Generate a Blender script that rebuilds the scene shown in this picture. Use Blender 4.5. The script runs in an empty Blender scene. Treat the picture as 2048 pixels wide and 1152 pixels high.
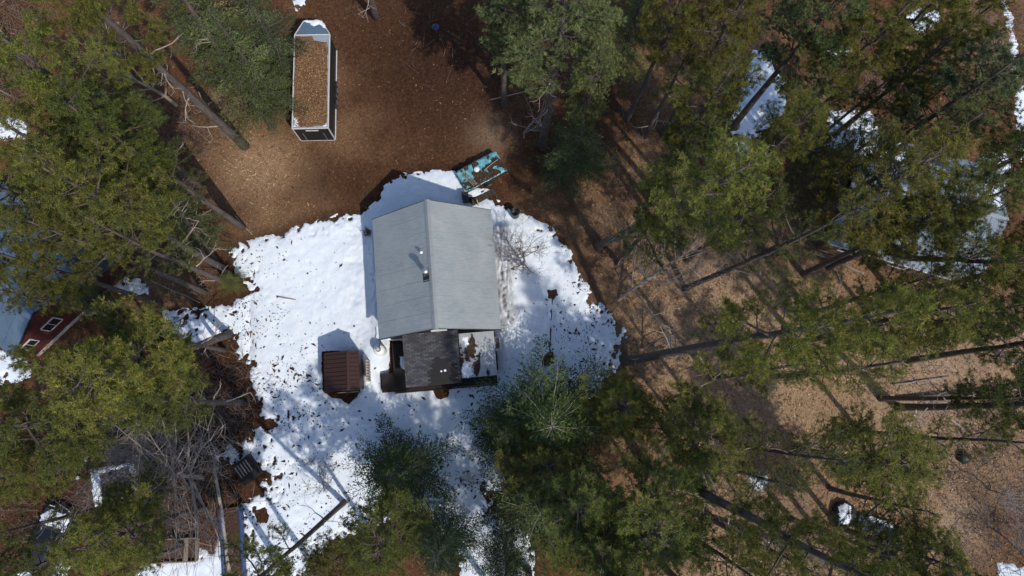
import bpy, math, random
import numpy as np
from mathutils import Vector, Matrix, Quaternion

# ------------------------------------------------------------------ camera, sky, sun, exposure
FPX, CAMH = 1367.0, 46.0
NADIR = (1000.0, 820.0)
scene = bpy.context.scene
col = scene.collection
cam_d = bpy.data.cameras.new('camera')
cam = bpy.data.objects.new('camera', cam_d)
col.objects.link(cam)
cam_d.sensor_width = 36.0
cam_d.lens = FPX / 2048 * 36.0
cam_d.clip_end = 800
cam.location = (0, 0, CAMH)
_nd = Vector(((NADIR[0] - 1024) / FPX, -(NADIR[1] - 576) / FPX, -1)).normalized()
CQ = _nd.rotation_difference(Vector((0, 0, -1)))
cam.rotation_mode = 'QUATERNION'
cam.rotation_quaternion = CQ
scene.camera = cam

SUN_EL, SUN_AZ = math.radians(50), math.atan2(0.60, -0.80)      # azimuth from +Y, clockwise
sun_vec = Vector((math.sin(SUN_AZ) * math.cos(SUN_EL), math.cos(SUN_AZ) * math.cos(SUN_EL), math.sin(SUN_EL)))
world = bpy.data.worlds.new('World')
scene.world = world
world.use_nodes = True
wn = world.node_tree.nodes
sky = wn.new('ShaderNodeTexSky')
sky.sky_type = 'NISHITA'
sky.sun_disc = False
sky.sun_elevation = SUN_EL
sky.sun_rotation = SUN_AZ
sky.altitude = 300
world.node_tree.links.new(sky.outputs[0], wn['Background'].inputs[0])
wn['Background'].inputs[1].default_value = 0.145
sl = bpy.data.lights.new('sun', 'SUN')
sl.energy = 2.85
sl.angle = math.radians(0.9)
sl.color = (1.0, 0.93, 0.82)
so = bpy.data.objects.new('sun', sl)
col.objects.link(so)
so.rotation_mode = 'QUATERNION'
so.rotation_quaternion = (-sun_vec).to_track_quat('-Z', 'Y')
so.location = sun_vec * 120
scene.view_settings.view_transform = 'Standard'
scene.view_settings.look = 'None'
scene.view_settings.exposure = 0.32
scene.view_settings.gamma = 1.0
scene.view_settings.use_curve_mapping = False
try:
    scene.cycles.max_bounces = 6
    scene.cycles.diffuse_bounces = 3
    scene.cycles.transmission_bounces = 4
except Exception:
    pass

# ------------------------------------------------------------------ helpers
def at(px, py, z=0.0):
    w = CQ @ Vector(((px - 1024) / FPX, -(py - 576) / FPX, -1))
    t = (z - CAMH) / w.z
    return Vector((w.x * t, w.y * t, z))

def tag(o, label=None, cat=None, group=None, kind=None):
    if label: o['label'] = label
    if cat: o['category'] = cat
    if group: o['group'] = group
    if kind: o['kind'] = kind
    return o

def empty(name, loc=(0, 0, 0), rz=0.0):
    o = bpy.data.objects.new(name, None)
    o.empty_display_size = 0.3
    o.location = loc
    o.rotation_euler = (0, 0, rz)
    col.objects.link(o)
    return o

def link(name, mesh, parent=None):
    o = bpy.data.objects.new(name, mesh)
    col.objects.link(o)
    if parent: o.parent = parent
    return o

class MB:
    """collects shapes, builds ONE mesh"""
    def __init__(self):
        self.v, self.f, self.m = [], [], []
        self.mi = 0
    def add(self, vs, fs):
        b = len(self.v)
        self.v += [tuple(p) for p in vs]
        for f in fs:
            self.f.append(tuple(i + b for i in f)); self.m.append(self.mi)
    def box(self, c, s, rot=None):
        hx, hy, hz = s[0] / 2, s[1] / 2, s[2] / 2
        vs = [Vector((x, y, z)) for z in (-hz, hz) for x, y in ((-hx, -hy), (hx, -hy), (hx, hy), (-hx, hy))]
        if rot is not None: vs = [rot @ p for p in vs]
        self.add([p + Vector(c) for p in vs],
                 [(0, 3, 2, 1), (4, 5, 6, 7), (0, 1, 5, 4), (1, 2, 6, 5), (2, 3, 7, 6), (3, 0, 4, 7)])
        return self
    def bar(self, a, b, w, h):
        a, b = Vector(a), Vector(b)
        d = b - a
        q = d.to_track_quat('X', 'Z').to_matrix()
        return self.box((a + b) / 2, (d.length, w, h), q)
    def prism(self, pts, z0, z1):
        """polygon (x,y) from z0 to z1; z may be lists"""
        n = len(pts)
        za = z0 if isinstance(z0, (list, tuple)) else [z0] * n
        zb = z1 if isinstance(z1, (list, tuple)) else [z1] * n
        vs = [(p[0], p[1], za[i]) for i, p in enumerate(pts)] + [(p[0], p[1], zb[i]) for i, p in enumerate(pts)]
        self.add(vs, [tuple(range(n - 1, -1, -1)), tuple(range(n, 2 * n))] +
                 [(i, (i + 1) % n, n + (i + 1) % n, n + i) for i in range(n)])
        return self
    def slab(self, q, t):
        """quad of 3-D points given thickness t along its normal (downwards)"""
        q = [Vector(p) for p in q]
        n = (q[1] - q[0]).cross(q[3] - q[0]).normalized()
        if n.z < 0: n = -n
        lo = [p - n * t for p in q]
        self.add(q + lo, [(0, 1, 2, 3), (7, 6, 5, 4)] + [(i, i + 4, (i + 1) % 4 + 4, (i + 1) % 4) for i in range(4)])
        return self
    def tube(self, pts, rad, n=8, caps=True):
        pts = [Vector(p) for p in pts]
        if not isinstance(rad, (list, tuple)): rad = [rad] * len(pts)
        b = len(self.v)
        ref = Vector((0.31, 0.17, 0.93)).normalized()
        for i, p in enumerate(pts):
            d = (pts[min(i + 1, len(pts) - 1)] - pts[max(i - 1, 0)]).normalized()
            if abs(d.dot(ref)) > 0.97: u = d.cross(Vector((1, 0, 0))).normalized()
            else: u = d.cross(ref).normalized()
            w = d.cross(u)
            for k in range(n):
                a = 2 * math.pi * k / n
                self.v.append(tuple(p + (u * math.cos(a) + w * math.sin(a)) * rad[i]))
        for i in range(len(pts) - 1):
            for k in range(n):
                k2 = (k + 1) % n
                self.f.append((b + i * n + k, b + i * n + k2, b + (i + 1) * n + k2, b + (i + 1) * n + k)); self.m.append(self.mi)
        if caps:
            self.f.append(tuple(b + k for k in range(n - 1, -1, -1))); self.m.append(self.mi)
            e = b + (len(pts) - 1) * n
            self.f.append(tuple(e + k for k in range(n))); self.m.append(self.mi)
        return self
    def lathe(self, prof, n=20, c=(0, 0, 0)):
        """profile [(r,z)] about z through c"""
        b = len(self.v)
        for r, z in prof:
            for k in range(n):
                a = 2 * math.pi * k / n
                self.v.append((c[0] + r * math.cos(a), c[1] + r * math.sin(a), c[2] + z))
        for i in range(len(prof) - 1):
            for k in range(n):
                k2 = (k + 1) % n
                self.f.append((b + i * n + k, b + i * n + k2, b + (i + 1) * n + k2, b + (i + 1) * n + k)); self.m.append(self.mi)
        e = b + (len(prof) - 1) * n
        self.f.append(tuple(b + k for k in range(n - 1, -1, -1))); self.m.append(self.mi)
        self.f.append(tuple(e + k for k in range(n))); self.m.append(self.mi)
        return self
    def mesh(self, name, mats, smooth=False, bevel=0):
        me = bpy.data.meshes.new(name)
        me.from_pydata(self.v, [], self.f)
        for m in (mats if isinstance(mats, (list, tuple)) else [mats]): me.materials.append(m)
        me.polygons.foreach_set('material_index', self.m)
        if smooth: me.polygons.foreach_set('use_smooth', [True] * len(me.polygons))
        me.update()
        return me
    def build(self, name, mats, parent=None, smooth=False, bevel=0.0):
        o = link(name, self.mesh(name, mats, smooth), parent)
        if bevel:
            b = o.modifiers.new('bevel', 'BEVEL'); b.width = bevel; b.segments = 2; b.limit_method = 'ANGLE'
        return o

def np_mesh(name, verts, faces, mats, attr=None, smooth=False, mat_idx=None):
    """verts (n,3), faces (m,k) numpy; attr: dict name -> (n,) or (n,3) point values"""
    me = bpy.data.meshes.new(name)
    k = faces.shape[1]
    me.vertices.add(len(verts)); me.vertices.foreach_set('co', verts.astype(np.float32).ravel())
    me.loops.add(faces.size); me.loops.foreach_set('vertex_index', faces.astype(np.int32).ravel())
    me.polygons.add(len(faces))
    me.polygons.foreach_set('loop_start', np.arange(0, faces.size, k, dtype=np.int32))
    if smooth: me.polygons.foreach_set('use_smooth', np.ones(len(faces), dtype=bool))
    for m in (mats if isinstance(mats, (list, tuple)) else [mats]): me.materials.append(m)
    if mat_idx is not None: me.polygons.foreach_set('material_index', mat_idx.astype(np.int32))
    for an, av in (attr or {}).items():
        a = me.attributes.new(an, 'FLOAT', 'POINT'); a.data.foreach_set('value', av.astype(np.float32))
    me.update(calc_edges=True)
    me.validate()
    return me

# value noise in numpy
class Noise:
    def __init__(self, seed):
        self.t = np.random.RandomState(seed).rand(256, 256)
    def n(self, x, y):
        xi, yi = np.floor(x).astype(int), np.floor(y).astype(int)
        fx, fy = x - xi, y - yi
        fx, fy = fx * fx * (3 - 2 * fx), fy * fy * (3 - 2 * fy)
        t = self.t
        g = lambda a, b: t[a & 255, b & 255]
        return (g(xi, yi) * (1 - fx) + g(xi + 1, yi) * fx) * (1 - fy) + (g(xi, yi + 1) * (1 - fx) + g(xi + 1, yi + 1) * fx) * fy
    def fbm(self, x, y, o=4):
        s, a, w = 0, 1.0, 0
        for i in range(o):
            s = s + a * self.n(x * 2 ** i + 13.7 * i, y * 2 ** i + 7.1 * i); w += a; a *= 0.55
        return s / w - 0.5

def sdf_poly(x, y, poly):
    """signed distance, positive inside"""
    d = np.full(x.shape, 1e9); inside = np.zeros(x.shape, bool)
    n = len(poly)
    for i in range(n):
        ax, ay = poly[i]; bx, by = poly[(i + 1) % n]
        ex, ey = bx - ax, by - ay
        t = np.clip(((x - ax) * ex + (y - ay) * ey) / (ex * ex + ey * ey + 1e-12), 0, 1)
        d = np.minimum(d, np.hypot(x - ax - t * ex, y - ay - t * ey))
        c = ((ay > y) != (by > y))
        with np.errstate(divide='ignore', invalid='ignore'):
            c &= x < (bx - ax) * (y - ay) / (by - ay + 1e-12) + ax
        inside ^= c
    return np.where(inside, d, -d)

def P2(pts, z=0): return [tuple(at(p[0], p[1], z)[:2]) for p in pts]

# ------------------------------------------------------------------ materials
def new_mat(name):
    m = bpy.data.materials.new(name); m.use_nodes = True
    nt = m.node_tree; nt.nodes.clear()
    out = nt.nodes.new('ShaderNodeOutputMaterial')
    p = nt.nodes.new('ShaderNodeBsdfPrincipled')
    nt.links.new(p.outputs[0], out.inputs[0])
    return m, nt, p, out

def nnode(nt, typ, **kw):
    n = nt.nodes.new(typ)
    for k, v in kw.items(): setattr(n, k, v)
    return n

def noise(nt, scale, detail=4, rough=0.6, vec=None, stretch=None):
    n = nnode(nt, 'ShaderNodeTexNoise')
    n.inputs['Scale'].default_value = scale; n.inputs['Detail'].default_value = detail; n.inputs['Roughness'].default_value = rough
    co = nnode(nt, 'ShaderNodeTexCoord')
    src = co.outputs['Object']
    if stretch:
        mp = nnode(nt, 'ShaderNodeMapping'); mp.inputs['Scale'].default_value = stretch
        nt.links.new(src, mp.inputs[0]); src = mp.outputs[0]
    nt.links.new(src, n.inputs['Vector'])
    return n

def ramp(nt, src, stops):
    r = nnode(nt, 'ShaderNodeValToRGB')
    e = r.color_ramp.elements
    while len(e) < len(stops): e.new(0.5)
    for i, (p, c) in enumerate(stops):
        e[i].position = p; e[i].color = (*c, 1)
    nt.links.new(src, r.inputs[0])
    return r

def mixc(nt, fac, a, b, mode='MIX'):
    m = nnode(nt, 'ShaderNodeMix', data_type='RGBA', blend_type=mode)
    for s, i in ((fac, 0), (a, 6), (b, 7)):
        if isinstance(s, (int, float)): m.inputs[i].default_value = s
        elif isinstance(s, tuple): m.inputs[i].default_value = (*s, 1)
        else: nt.links.new(s, m.inputs[i])
    return m.outputs[2]

def bump(nt, p, src, strength, dist):
    b = nnode(nt, 'ShaderNodeBump'); b.inputs['Strength'].default_value = strength; b.inputs['Distance'].default_value = dist
    nt.links.new(src, b.inputs['Height']); nt.links.new(b.outputs[0], p.inputs['Normal'])

def simple(name, c, rough=0.7, metal=0.0, var=0.25, scale=6, stretch=None, bumpd=0.0, c2=None):
    m, nt, p, _ = new_mat(name)
    n = noise(nt, scale, 5, 0.65, stretch=stretch)
    lo = tuple(x * (1 - var) for x in c); hi = tuple(min(1, x * (1 + var)) for x in (c2 or c))
    r = ramp(nt, n.outputs[0], [(0.3, lo), (0.7, hi)])
    nt.links.new(r.outputs[0], p.inputs['Base Color'])
    p.inputs['Roughness'].default_value = rough; p.inputs['Metallic'].default_value = metal
    if bumpd:
        bump(nt, p, n.outputs[0], 0.6, bumpd)
    return m

M = {}
M['bark'] = simple('bark', (0.085, 0.066, 0.057), 0.95, 0, 0.45, 7, (1, 1, 0.35), 0.03)
M['deadwood'] = simple('deadwood', (0.30, 0.25, 0.205), 0.9, 0, 0.3, 9)
M['limb_pale'] = simple('pale_limb', (0.20, 0.20, 0.135), 0.85, 0, 0.25, 9)
M['greywood'] = simple('greywood', (0.24, 0.205, 0.185), 0.9, 0, 0.35, 8, (1, 1, .4))
M['twig'] = simple('twig', (0.15, 0.115, 0.10), 0.9, 0, 0.3, 5)
M['redbrown'] = simple('brown_metal', (0.040, 0.0165, 0.012), 0.55, 0.0, 0.3, 5, (6, 1, 1))
M['darkwood'] = simple('dark_wood', (0.016, 0.011, 0.009), 0.85, 0, 0.4, 6, (8, 1, 1))
M['plankdark'] = simple('wet_plank', (0.045, 0.034, 0.028), 0.85, 0, 0.35, 8)
M['wood'] = simple('weathered_wood', (0.20, 0.15, 0.11), 0.85, 0, 0.3, 8, (1, 6, 1))
M['paleboard'] = simple('pale_board', (0.42, 0.36, 0.30), 0.8, 0, 0.25, 8)
m, nt, p, _ = new_mat('asphalt_shingle'); M['shingle'] = m
oi = nnode(nt, 'ShaderNodeObjectInfo'); n1 = noise(nt, 45, 3, .7)
r1 = ramp(nt, oi.outputs['Random'], [(0, (0.034, 0.035, 0.042)), (0.6, (0.055, 0.057, 0.066)), (1, (0.085, 0.085, 0.092))])
r2 = ramp(nt, n1.outputs[0], [(.3, (.75, .75, .75)), (.7, (1.2, 1.2, 1.2))])
nt.links.new(mixc(nt, 1.0, r1.outputs[0], r2.outputs[0], 'MULTIPLY'), p.inputs['Base Color']); p.inputs['Roughness'].default_value = .95
M['burnt'] = simple('wet_patch', (0.008, 0.0075, 0.008), 0.8, 0, 0.3, 9)
M['trim'] = simple('white_trim', (0.55, 0.55, 0.55), 0.5, 0.1, 0.12, 10)
M['blackpaint'] = simple('black_panel', (0.012, 0.013, 0.016), 0.5, 0, 0.3, 4)
M['navy'] = simple('dark_blue_plastic', (0.015, 0.03, 0.07), 0.4, 0, 0.2, 6)
M['blue'] = simple('blue_plastic', (0.018, 0.05, 0.14), 0.45, 0, 0.25, 6)
M['redpaint'] = simple('red_siding', (0.060, 0.009, 0.009), 0.7, 0, 0.25, 4, (1, 1, 7))
M['rubber'] = simple('rubber', (0.015, 0.015, 0.015), 0.9, 0, 0.2, 8)
M['steel'] = simple('steel', (0.45, 0.46, 0.48), 0.35, 0.8, 0.15, 12)
M['white'] = simple('white_plastic', (0.75, 0.76, 0.76), 0.45, 0, 0.08, 8)
M['soil'] = simple('needle_soil', (0.055, 0.027, 0.017), 0.95, 0, .55, 14, None, .03)
M['stone'] = simple('stone', (0.10, 0.09, 0.085), 0.9, 0, 0.35, 6, None, 0.03)
M['siding'] = simple('cabin_siding', (0.10, 0.06, 0.04), 0.8, 0, 0.25, 4, (1, 1, 8))
m, nt, p, _ = new_mat('glass_dark'); M['glass'] = m
p.inputs['Base Color'].default_value = (0.012, 0.014, 0.017, 1); p.inputs['Roughness'].default_value = 0.06

# metal roofing: galvanised with streaks and stains
def roofmetal(name, c, c2, metal=0.25, rough=0.5):
    m, nt, p, _ = new_mat(name)
    a = noise(nt, 0.7, 5, 0.6); b = noise(nt, 3.0, 6, 0.7, stretch=(0.25, 6, 1))
    r = ramp(nt, a.outputs[0], [(0.32, c), (0.68, c2)])
    r2 = ramp(nt, b.outputs[0], [(0.3, (0.80, 0.80, 0.81)), (0.65, (1.05, 1.05, 1.04))])
    nt.links.new(mixc(nt, 1.0, r.outputs[0], r2.outputs[0], 'MULTIPLY'), p.inputs['Base Color'])
    p.inputs['Metallic'].default_value = metal; p.inputs['Roughness'].default_value = rough
    bump(nt, p, b.outputs[0], 0.25, 0.01)
    return m
M['roof'] = roofmetal('galvanised_roof', (0.32, 0.365, 0.395), (0.41, 0.44, 0.455))
M['roof2'] = roofmetal('pale_roof', (0.30, 0.325, 0.35), (0.36, 0.385, 0.41))
M['roofgrey'] = roofmetal('dull_grey_roof', (0.16, 0.20, 0.26), (0.23, 0.27, 0.32), 0.0, 0.85)
M['roofblue'] = roofmetal('blue_grey_roof', (0.085, 0.13, 0.20), (0.12, 0.18, 0.25))

# snow
m, nt, p, _ = new_mat('snow'); M['snow'] = m
at_ = nnode(nt, 'ShaderNodeAttribute', attribute_name='dirt')
n1 = noise(nt, 1.3, 5, 0.6); n2 = noise(nt, 14, 4, 0.7); n3 = noise(nt, 60, 3, 0.7)
cl = ramp(nt, n1.outputs[0], [(0.3, (0.64, 0.71, 0.80)), (0.7, (0.76, 0.81, 0.87))])
sp = ramp(nt, n2.outputs[0], [(0.60, (1, 1, 1)), (0.78, (0.72, 0.68, 0.64))])
c1 = mixc(nt, 0.7, cl.outputs[0], sp.outputs[0], 'MULTIPLY')
c1 = mixc(nt, at_.outputs['Fac'], c1, (0.33, 0.335, 0.345))
nt.links.new(c1, p.inputs['Base Color'])
p.inputs['Roughness'].default_value = 0.65; p.inputs['Specular IOR Level'].default_value = 0.25
ad = nnode(nt, 'ShaderNodeMath', operation='ADD'); nt.links.new(n2.outputs[0], ad.inputs[0])
mu = nnode(nt, 'ShaderNodeMath', operation='MULTIPLY'); mu.inputs[1].default_value = 0.35
nt.links.new(n3.outputs[0], mu.inputs[0]); nt.links.new(mu.outputs[0], ad.inputs[1])
bump(nt, p, ad.outputs[0], 0.5, 0.05)

# forest floor
m, nt, p, _ = new_mat('forest_floor'); M['ground'] = m
dry = nnode(nt, 'ShaderNodeAttribute', attribute_name='dry')
sand = nnode(nt, 'ShaderNodeAttribute', attribute_name='sand')
n1 = noise(nt, 0.35, 5, 0.62); n2 = noise(nt, 5.5, 6, 0.75); n3 = noise(nt, 22, 4, 0.75)
vo = nnode(nt, 'ShaderNodeTexVoronoi'); vo.inputs['Scale'].default_value = 8.0
tc = nnode(nt, 'ShaderNodeTexCoord'); nt.links.new(tc.outputs['Object'], vo.inputs['Vector'])
duff = ramp(nt, n2.outputs[0], [(0.25, (0.034, 0.016, 0.009)), (0.5, (0.092, 0.044, 0.023)), (0.75, (0.17, 0.088, 0.046))])
leaf = ramp(nt, n3.outputs[0], [(0.32, (0.07, 0.037, 0.020)), (0.5, (0.25, 0.150, 0.082)), (0.68, (0.56, 0.385, 0.235))])
sn = ramp(nt, n3.outputs[0], [(0.3, (0.17, 0.115, 0.075)), (0.55, (0.37, 0.27, 0.185)), (0.72, (0.62, 0.48, 0.345))])
mm = nnode(nt, 'ShaderNodeMath', operation='MULTIPLY_ADD'); mm.inputs[1].default_value = 1.3; mm.inputs[2].default_value = -0.65
nt.links.new(n1.outputs[0], mm.inputs[0])
ma = nnode(nt, 'ShaderNodeMath', operation='ADD', use_clamp=True); nt.links.new(mm.outputs[0], ma.inputs[0]); nt.links.new(dry.outputs['Fac'], ma.inputs[1])
g = mixc(nt, ma.outputs[0], duff.outputs[0], leaf.outputs[0])
dmp_shade = nnode(nt, 'ShaderNodeAttribute', attribute_name='damp_shade')
wet = ramp(nt, n2.outputs[0], [(0.28, (0.018, 0.009, 0.006)), (0.55, (0.050, 0.024, 0.014)), (0.8, (0.10, 0.054, 0.032))])  # dark litter tone, also used for the painted tree shade
g = mixc(nt, dmp_shade.outputs['Fac'], g, wet.outputs[0])
g = mixc(nt, sand.outputs['Fac'], g, sn.outputs[0])
vr = ramp(nt, vo.outputs['Color'], [(0.0, (0.72, 0.68, 0.66)), (1.0, (1.28, 1.25, 1.2))])
g = mixc(nt, 0.8, g, vr.outputs[0], 'MULTIPLY')
nt.links.new(g, p.inputs['Base Color'])
p.inputs['Roughness'].default_value = 0.95; p.inputs['Specular IOR Level'].default_value = 0.1
bump(nt, p, n3.outputs[0], 0.9, 0.06)

# scattered litter: per-piece tint
def tinted(name, stops, transl=0.0, rough=0.8, useobj=False):
    m, nt, p, out = new_mat(name)
    a = nnode(nt, 'ShaderNodeAttribute', attribute_name='tint')
    r = ramp(nt, a.outputs['Fac'], stops)
    c = r.outputs[0]
    if useobj:
        oi = nnode(nt, 'ShaderNodeObjectInfo')
        c = mixc(nt, 1.0, c, oi.outputs['Color'], 'MULTIPLY')
    nt.links.new(c, p.inputs['Base Color'])
    p.inputs['Roughness'].default_value = rough; p.inputs['Specular IOR Level'].default_value = 0.2
    if transl:
        t = nnode(nt, 'ShaderNodeBsdfTranslucent'); nt.links.new(c, t.inputs['Color'])
        mx = nnode(nt, 'ShaderNodeMixShader'); mx.inputs[0].default_value = transl
        nt.links.new(p.outputs[0], mx.inputs[1]); nt.links.new(t.outputs[0], mx.inputs[2])
        nt.links.new(mx.outputs[0], out.inputs[0])
    return m
M['litter'] = tinted('leaf_litter', [(0, (0.05, 0.024, 0.013)), (0.4, (0.17, 0.088, 0.042)), (0.8, (0.40, 0.265, 0.145)), (1.0, (0.58, 0.46, 0.31))])
M['specks'] = tinted('bark_debris', [(0, (0.02, 0.016, 0.013)), (.8, (0.07, 0.045, 0.030)), (1, (0.14, 0.085, 0.055))])
M['needles_pine'] = tinted('pine_needles', [(0, (0.050, 0.068, 0.020)), (0.5, (0.130, 0.148, 0.036)), (0.95, (0.23, 0.23, 0.055)), (1.0, (0.21, 0.165, 0.06))], 0.36, 0.6, True)
M['needles_white'] = tinted('white_pine_needles', [(0, (0.07, 0.085, 0.042)), (0.6, (0.155, 0.185, 0.078)), (1, (0.27, 0.30, 0.13))], 0.3, 0.55, True)
M['needles_spruce'] = tinted('spruce_needles', [(0, (0.034, 0.046, 0.018)), (0.6, (0.092, 0.115, 0.042)), (1, (0.18, 0.205, 0.08))], 0.25, 0.6, True)

# ------------------------------------------------------------------ ground
rs = np.random.RandomState(7)
NZ = Noise(3)
def zone(x, y, spots):
    v = np.zeros(x.shape)
    for px, py, rr, w in spots:
        c = at(px, py); r = rr / 29.7
        v = np.maximum(v, w * np.exp(-((x - c.x) ** 2 + (y - c.y) ** 2) / (r * r)))
    return v
DRY = [(520, 330, 95, 1.1), (450, 270, 90, .6), (650, 170, 60, .7), (690, 250, 70, .6), (560, 450, 110, .7), (1400, 620, 260, 1.0), (1580, 760, 220, 1.0),
       (1850, 760, 180, 1.), (1900, 900, 150, 1.), (1130, 440, 110, .7), (1300, 330, 90, .8), (1440, 100, 130, .7), (1330, 160, 120, .5),
       (1950, 60, 110, .6), (1400, 980, 200, .8), (1500, 1080, 180, .9), (340, 590, 60, .8), (200, 60, 60, .3), (1750, 1000, 220, .9), (1290, 560, 140, .8),
       (2030, 760, 140, 1), (1640, 540, 100, .7)]
DAMP_SHADE = [(400, 250, 70, .45), (640, 370, 80, .5), (715, 385, 60, .7), (470, 440, 55, .5), (600, 420, 60, .4), (560, 270, 50, .3), (340, 300, 60, .6), (880, 110, 230, 1.0), (900, 90, 170, 1.0), (960, 240, 100, .75), (790, 40, 90, .6), (1080, 350, 70, .8), (1000, 130, 120, .9), (700, 60, 50, .3), (1130, 420, 40, .6), (1190, 500, 60, .5), (450, 780, 120, .8), (400, 880, 150, .9), (150, 1000, 180, .8), (1200, 200, 110, .7), (1230, 660, 20, .4), (330, 700, 90, .7)]  # dark duff spots; those at the top-centre clearing paint in tree shade
SAND = [(1480, 680, 260, .75), (1850, 780, 230, .85), (1980, 690, 90, .6), (1900, 900, 160, .4), (1500, 1080, 200, .65), (520, 330, 90, .25), (1920, 1040, 70, .9), (1890, 930, 60, .6), (2000, 680, 60, .7), (1800, 770, 90, .4), (1640, 190, 50, .35), (980, 270, 45, .35), (1680, 830, 70, .3)]
YARD = [(752, 398), (765, 372), (800, 350), (850, 340), (905, 338), (925, 360), (960, 376), (988, 379), (975, 392), (1000, 404), (1022, 425), (1050, 430), (1100, 455), (1138, 490),
        (1155, 540), (1180, 575), (1215, 625), (1243, 690), (1240, 730), (1215, 775), (1160, 810), (1110, 870), (1060, 920), (1010, 960), (985, 1000),
        (1010, 1050), (1060, 1080), (1070, 1170), (930, 1175), (900, 1090), (860, 1030), (780, 1040), (700, 1075), (655, 1088), (625, 1175), (488, 1175), (486, 1010), (545, 965),
        (535, 935), (480, 935), (430, 915), (425, 905), (470, 885), (545, 850), (515, 800), (503, 745), (470, 695), (440, 678), (380, 690), (322, 676), (326, 630), (420, 612), (470, 600),
        (505, 585), (465, 550), (455, 500), (500, 482), (560, 465), (600, 448), (650, 435), (722, 430), (738, 412)]
gx = np.concatenate([[-300, -150, -80, -60], np.arange(-48, 50.1, 0.4), [65, 90, 150, 300]])
gy = np.concatenate([[-300, -150, -70, -40], np.arange(-22, 44.1, 0.4), [55, 90, 150, 300]])
GX, GY = np.meshgrid(gx, gy)
GZ = 0.10 * NZ.fbm(GX * 0.25, GY * 0.25, 3)
GZ = np.where(np.hypot(GX, GY) > 60, -0.1, GZ) - 0.05
nx, ny = len(gx), len(gy)
idx = np.arange(nx * ny).reshape(ny, nx)
gf = np.stack([idx[:-1, :-1], idx[:-1, 1:], idx[1:, 1:], idx[1:, :-1]], -1).reshape(-1, 4)
gv = np.stack([GX, GY, GZ], -1).reshape(-1, 3)
def damp_and_shade(X, Y):      # painted tree shade and dark duff spots, plus meltwater darkening just outside the snow
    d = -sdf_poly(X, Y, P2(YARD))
    return np.maximum(zone(X, Y, DAMP_SHADE), 0.85 * np.exp(-np.clip(d + .2, 0, None) ** 2 / 1.1))
gm = np_mesh('ground', gv, gf, M['ground'], {'dry': zone(GX, GY, DRY).ravel(), 'damp_shade': damp_and_shade(GX, GY).ravel(), 'sand': zone(GX, GY, SAND).ravel()}, True)
tag(link('ground', gm), 'forest floor of reddish pine duff and tan fallen leaves', None, None, 'structure')

def ground_z(x, y):
    i = np.clip(np.searchsorted(gx, x) - 1, 0, nx - 2); j = np.clip(np.searchsorted(gy, y) - 1, 0, ny - 2)
    fx = (x - gx[i]) / (gx[i + 1] - gx[i]); fy = (y - gy[j]) / (gy[j + 1] - gy[j])
    return (GZ[j, i] * (1 - fx) + GZ[j, i + 1] * fx) * (1 - fy) + (GZ[j + 1, i] * (1 - fx) + GZ[j + 1, i + 1] * fx) * fy

# ------------------------------------------------------------------ house frame (used by the snow too)
HC = Vector((-4.12, 8.62, 0)); HR = math.radians(4.86)
HW, HL, EAVE, RIDGE = 3.87, 3.93, 2.9, 6.1
def hl(x, y):          # world arrays -> house local
    c, s = math.cos(HR), math.sin(HR)
    dx, dy = x - HC.x, y - HC.y
    return dx * c + dy * s, -dx * s + dy * c
def hw(x, y, z=0.0):
    c, s = math.cos(HR), math.sin(HR)
    return Vector((HC.x + x * c - y * s, HC.y + x * s + y * c, z))

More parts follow.
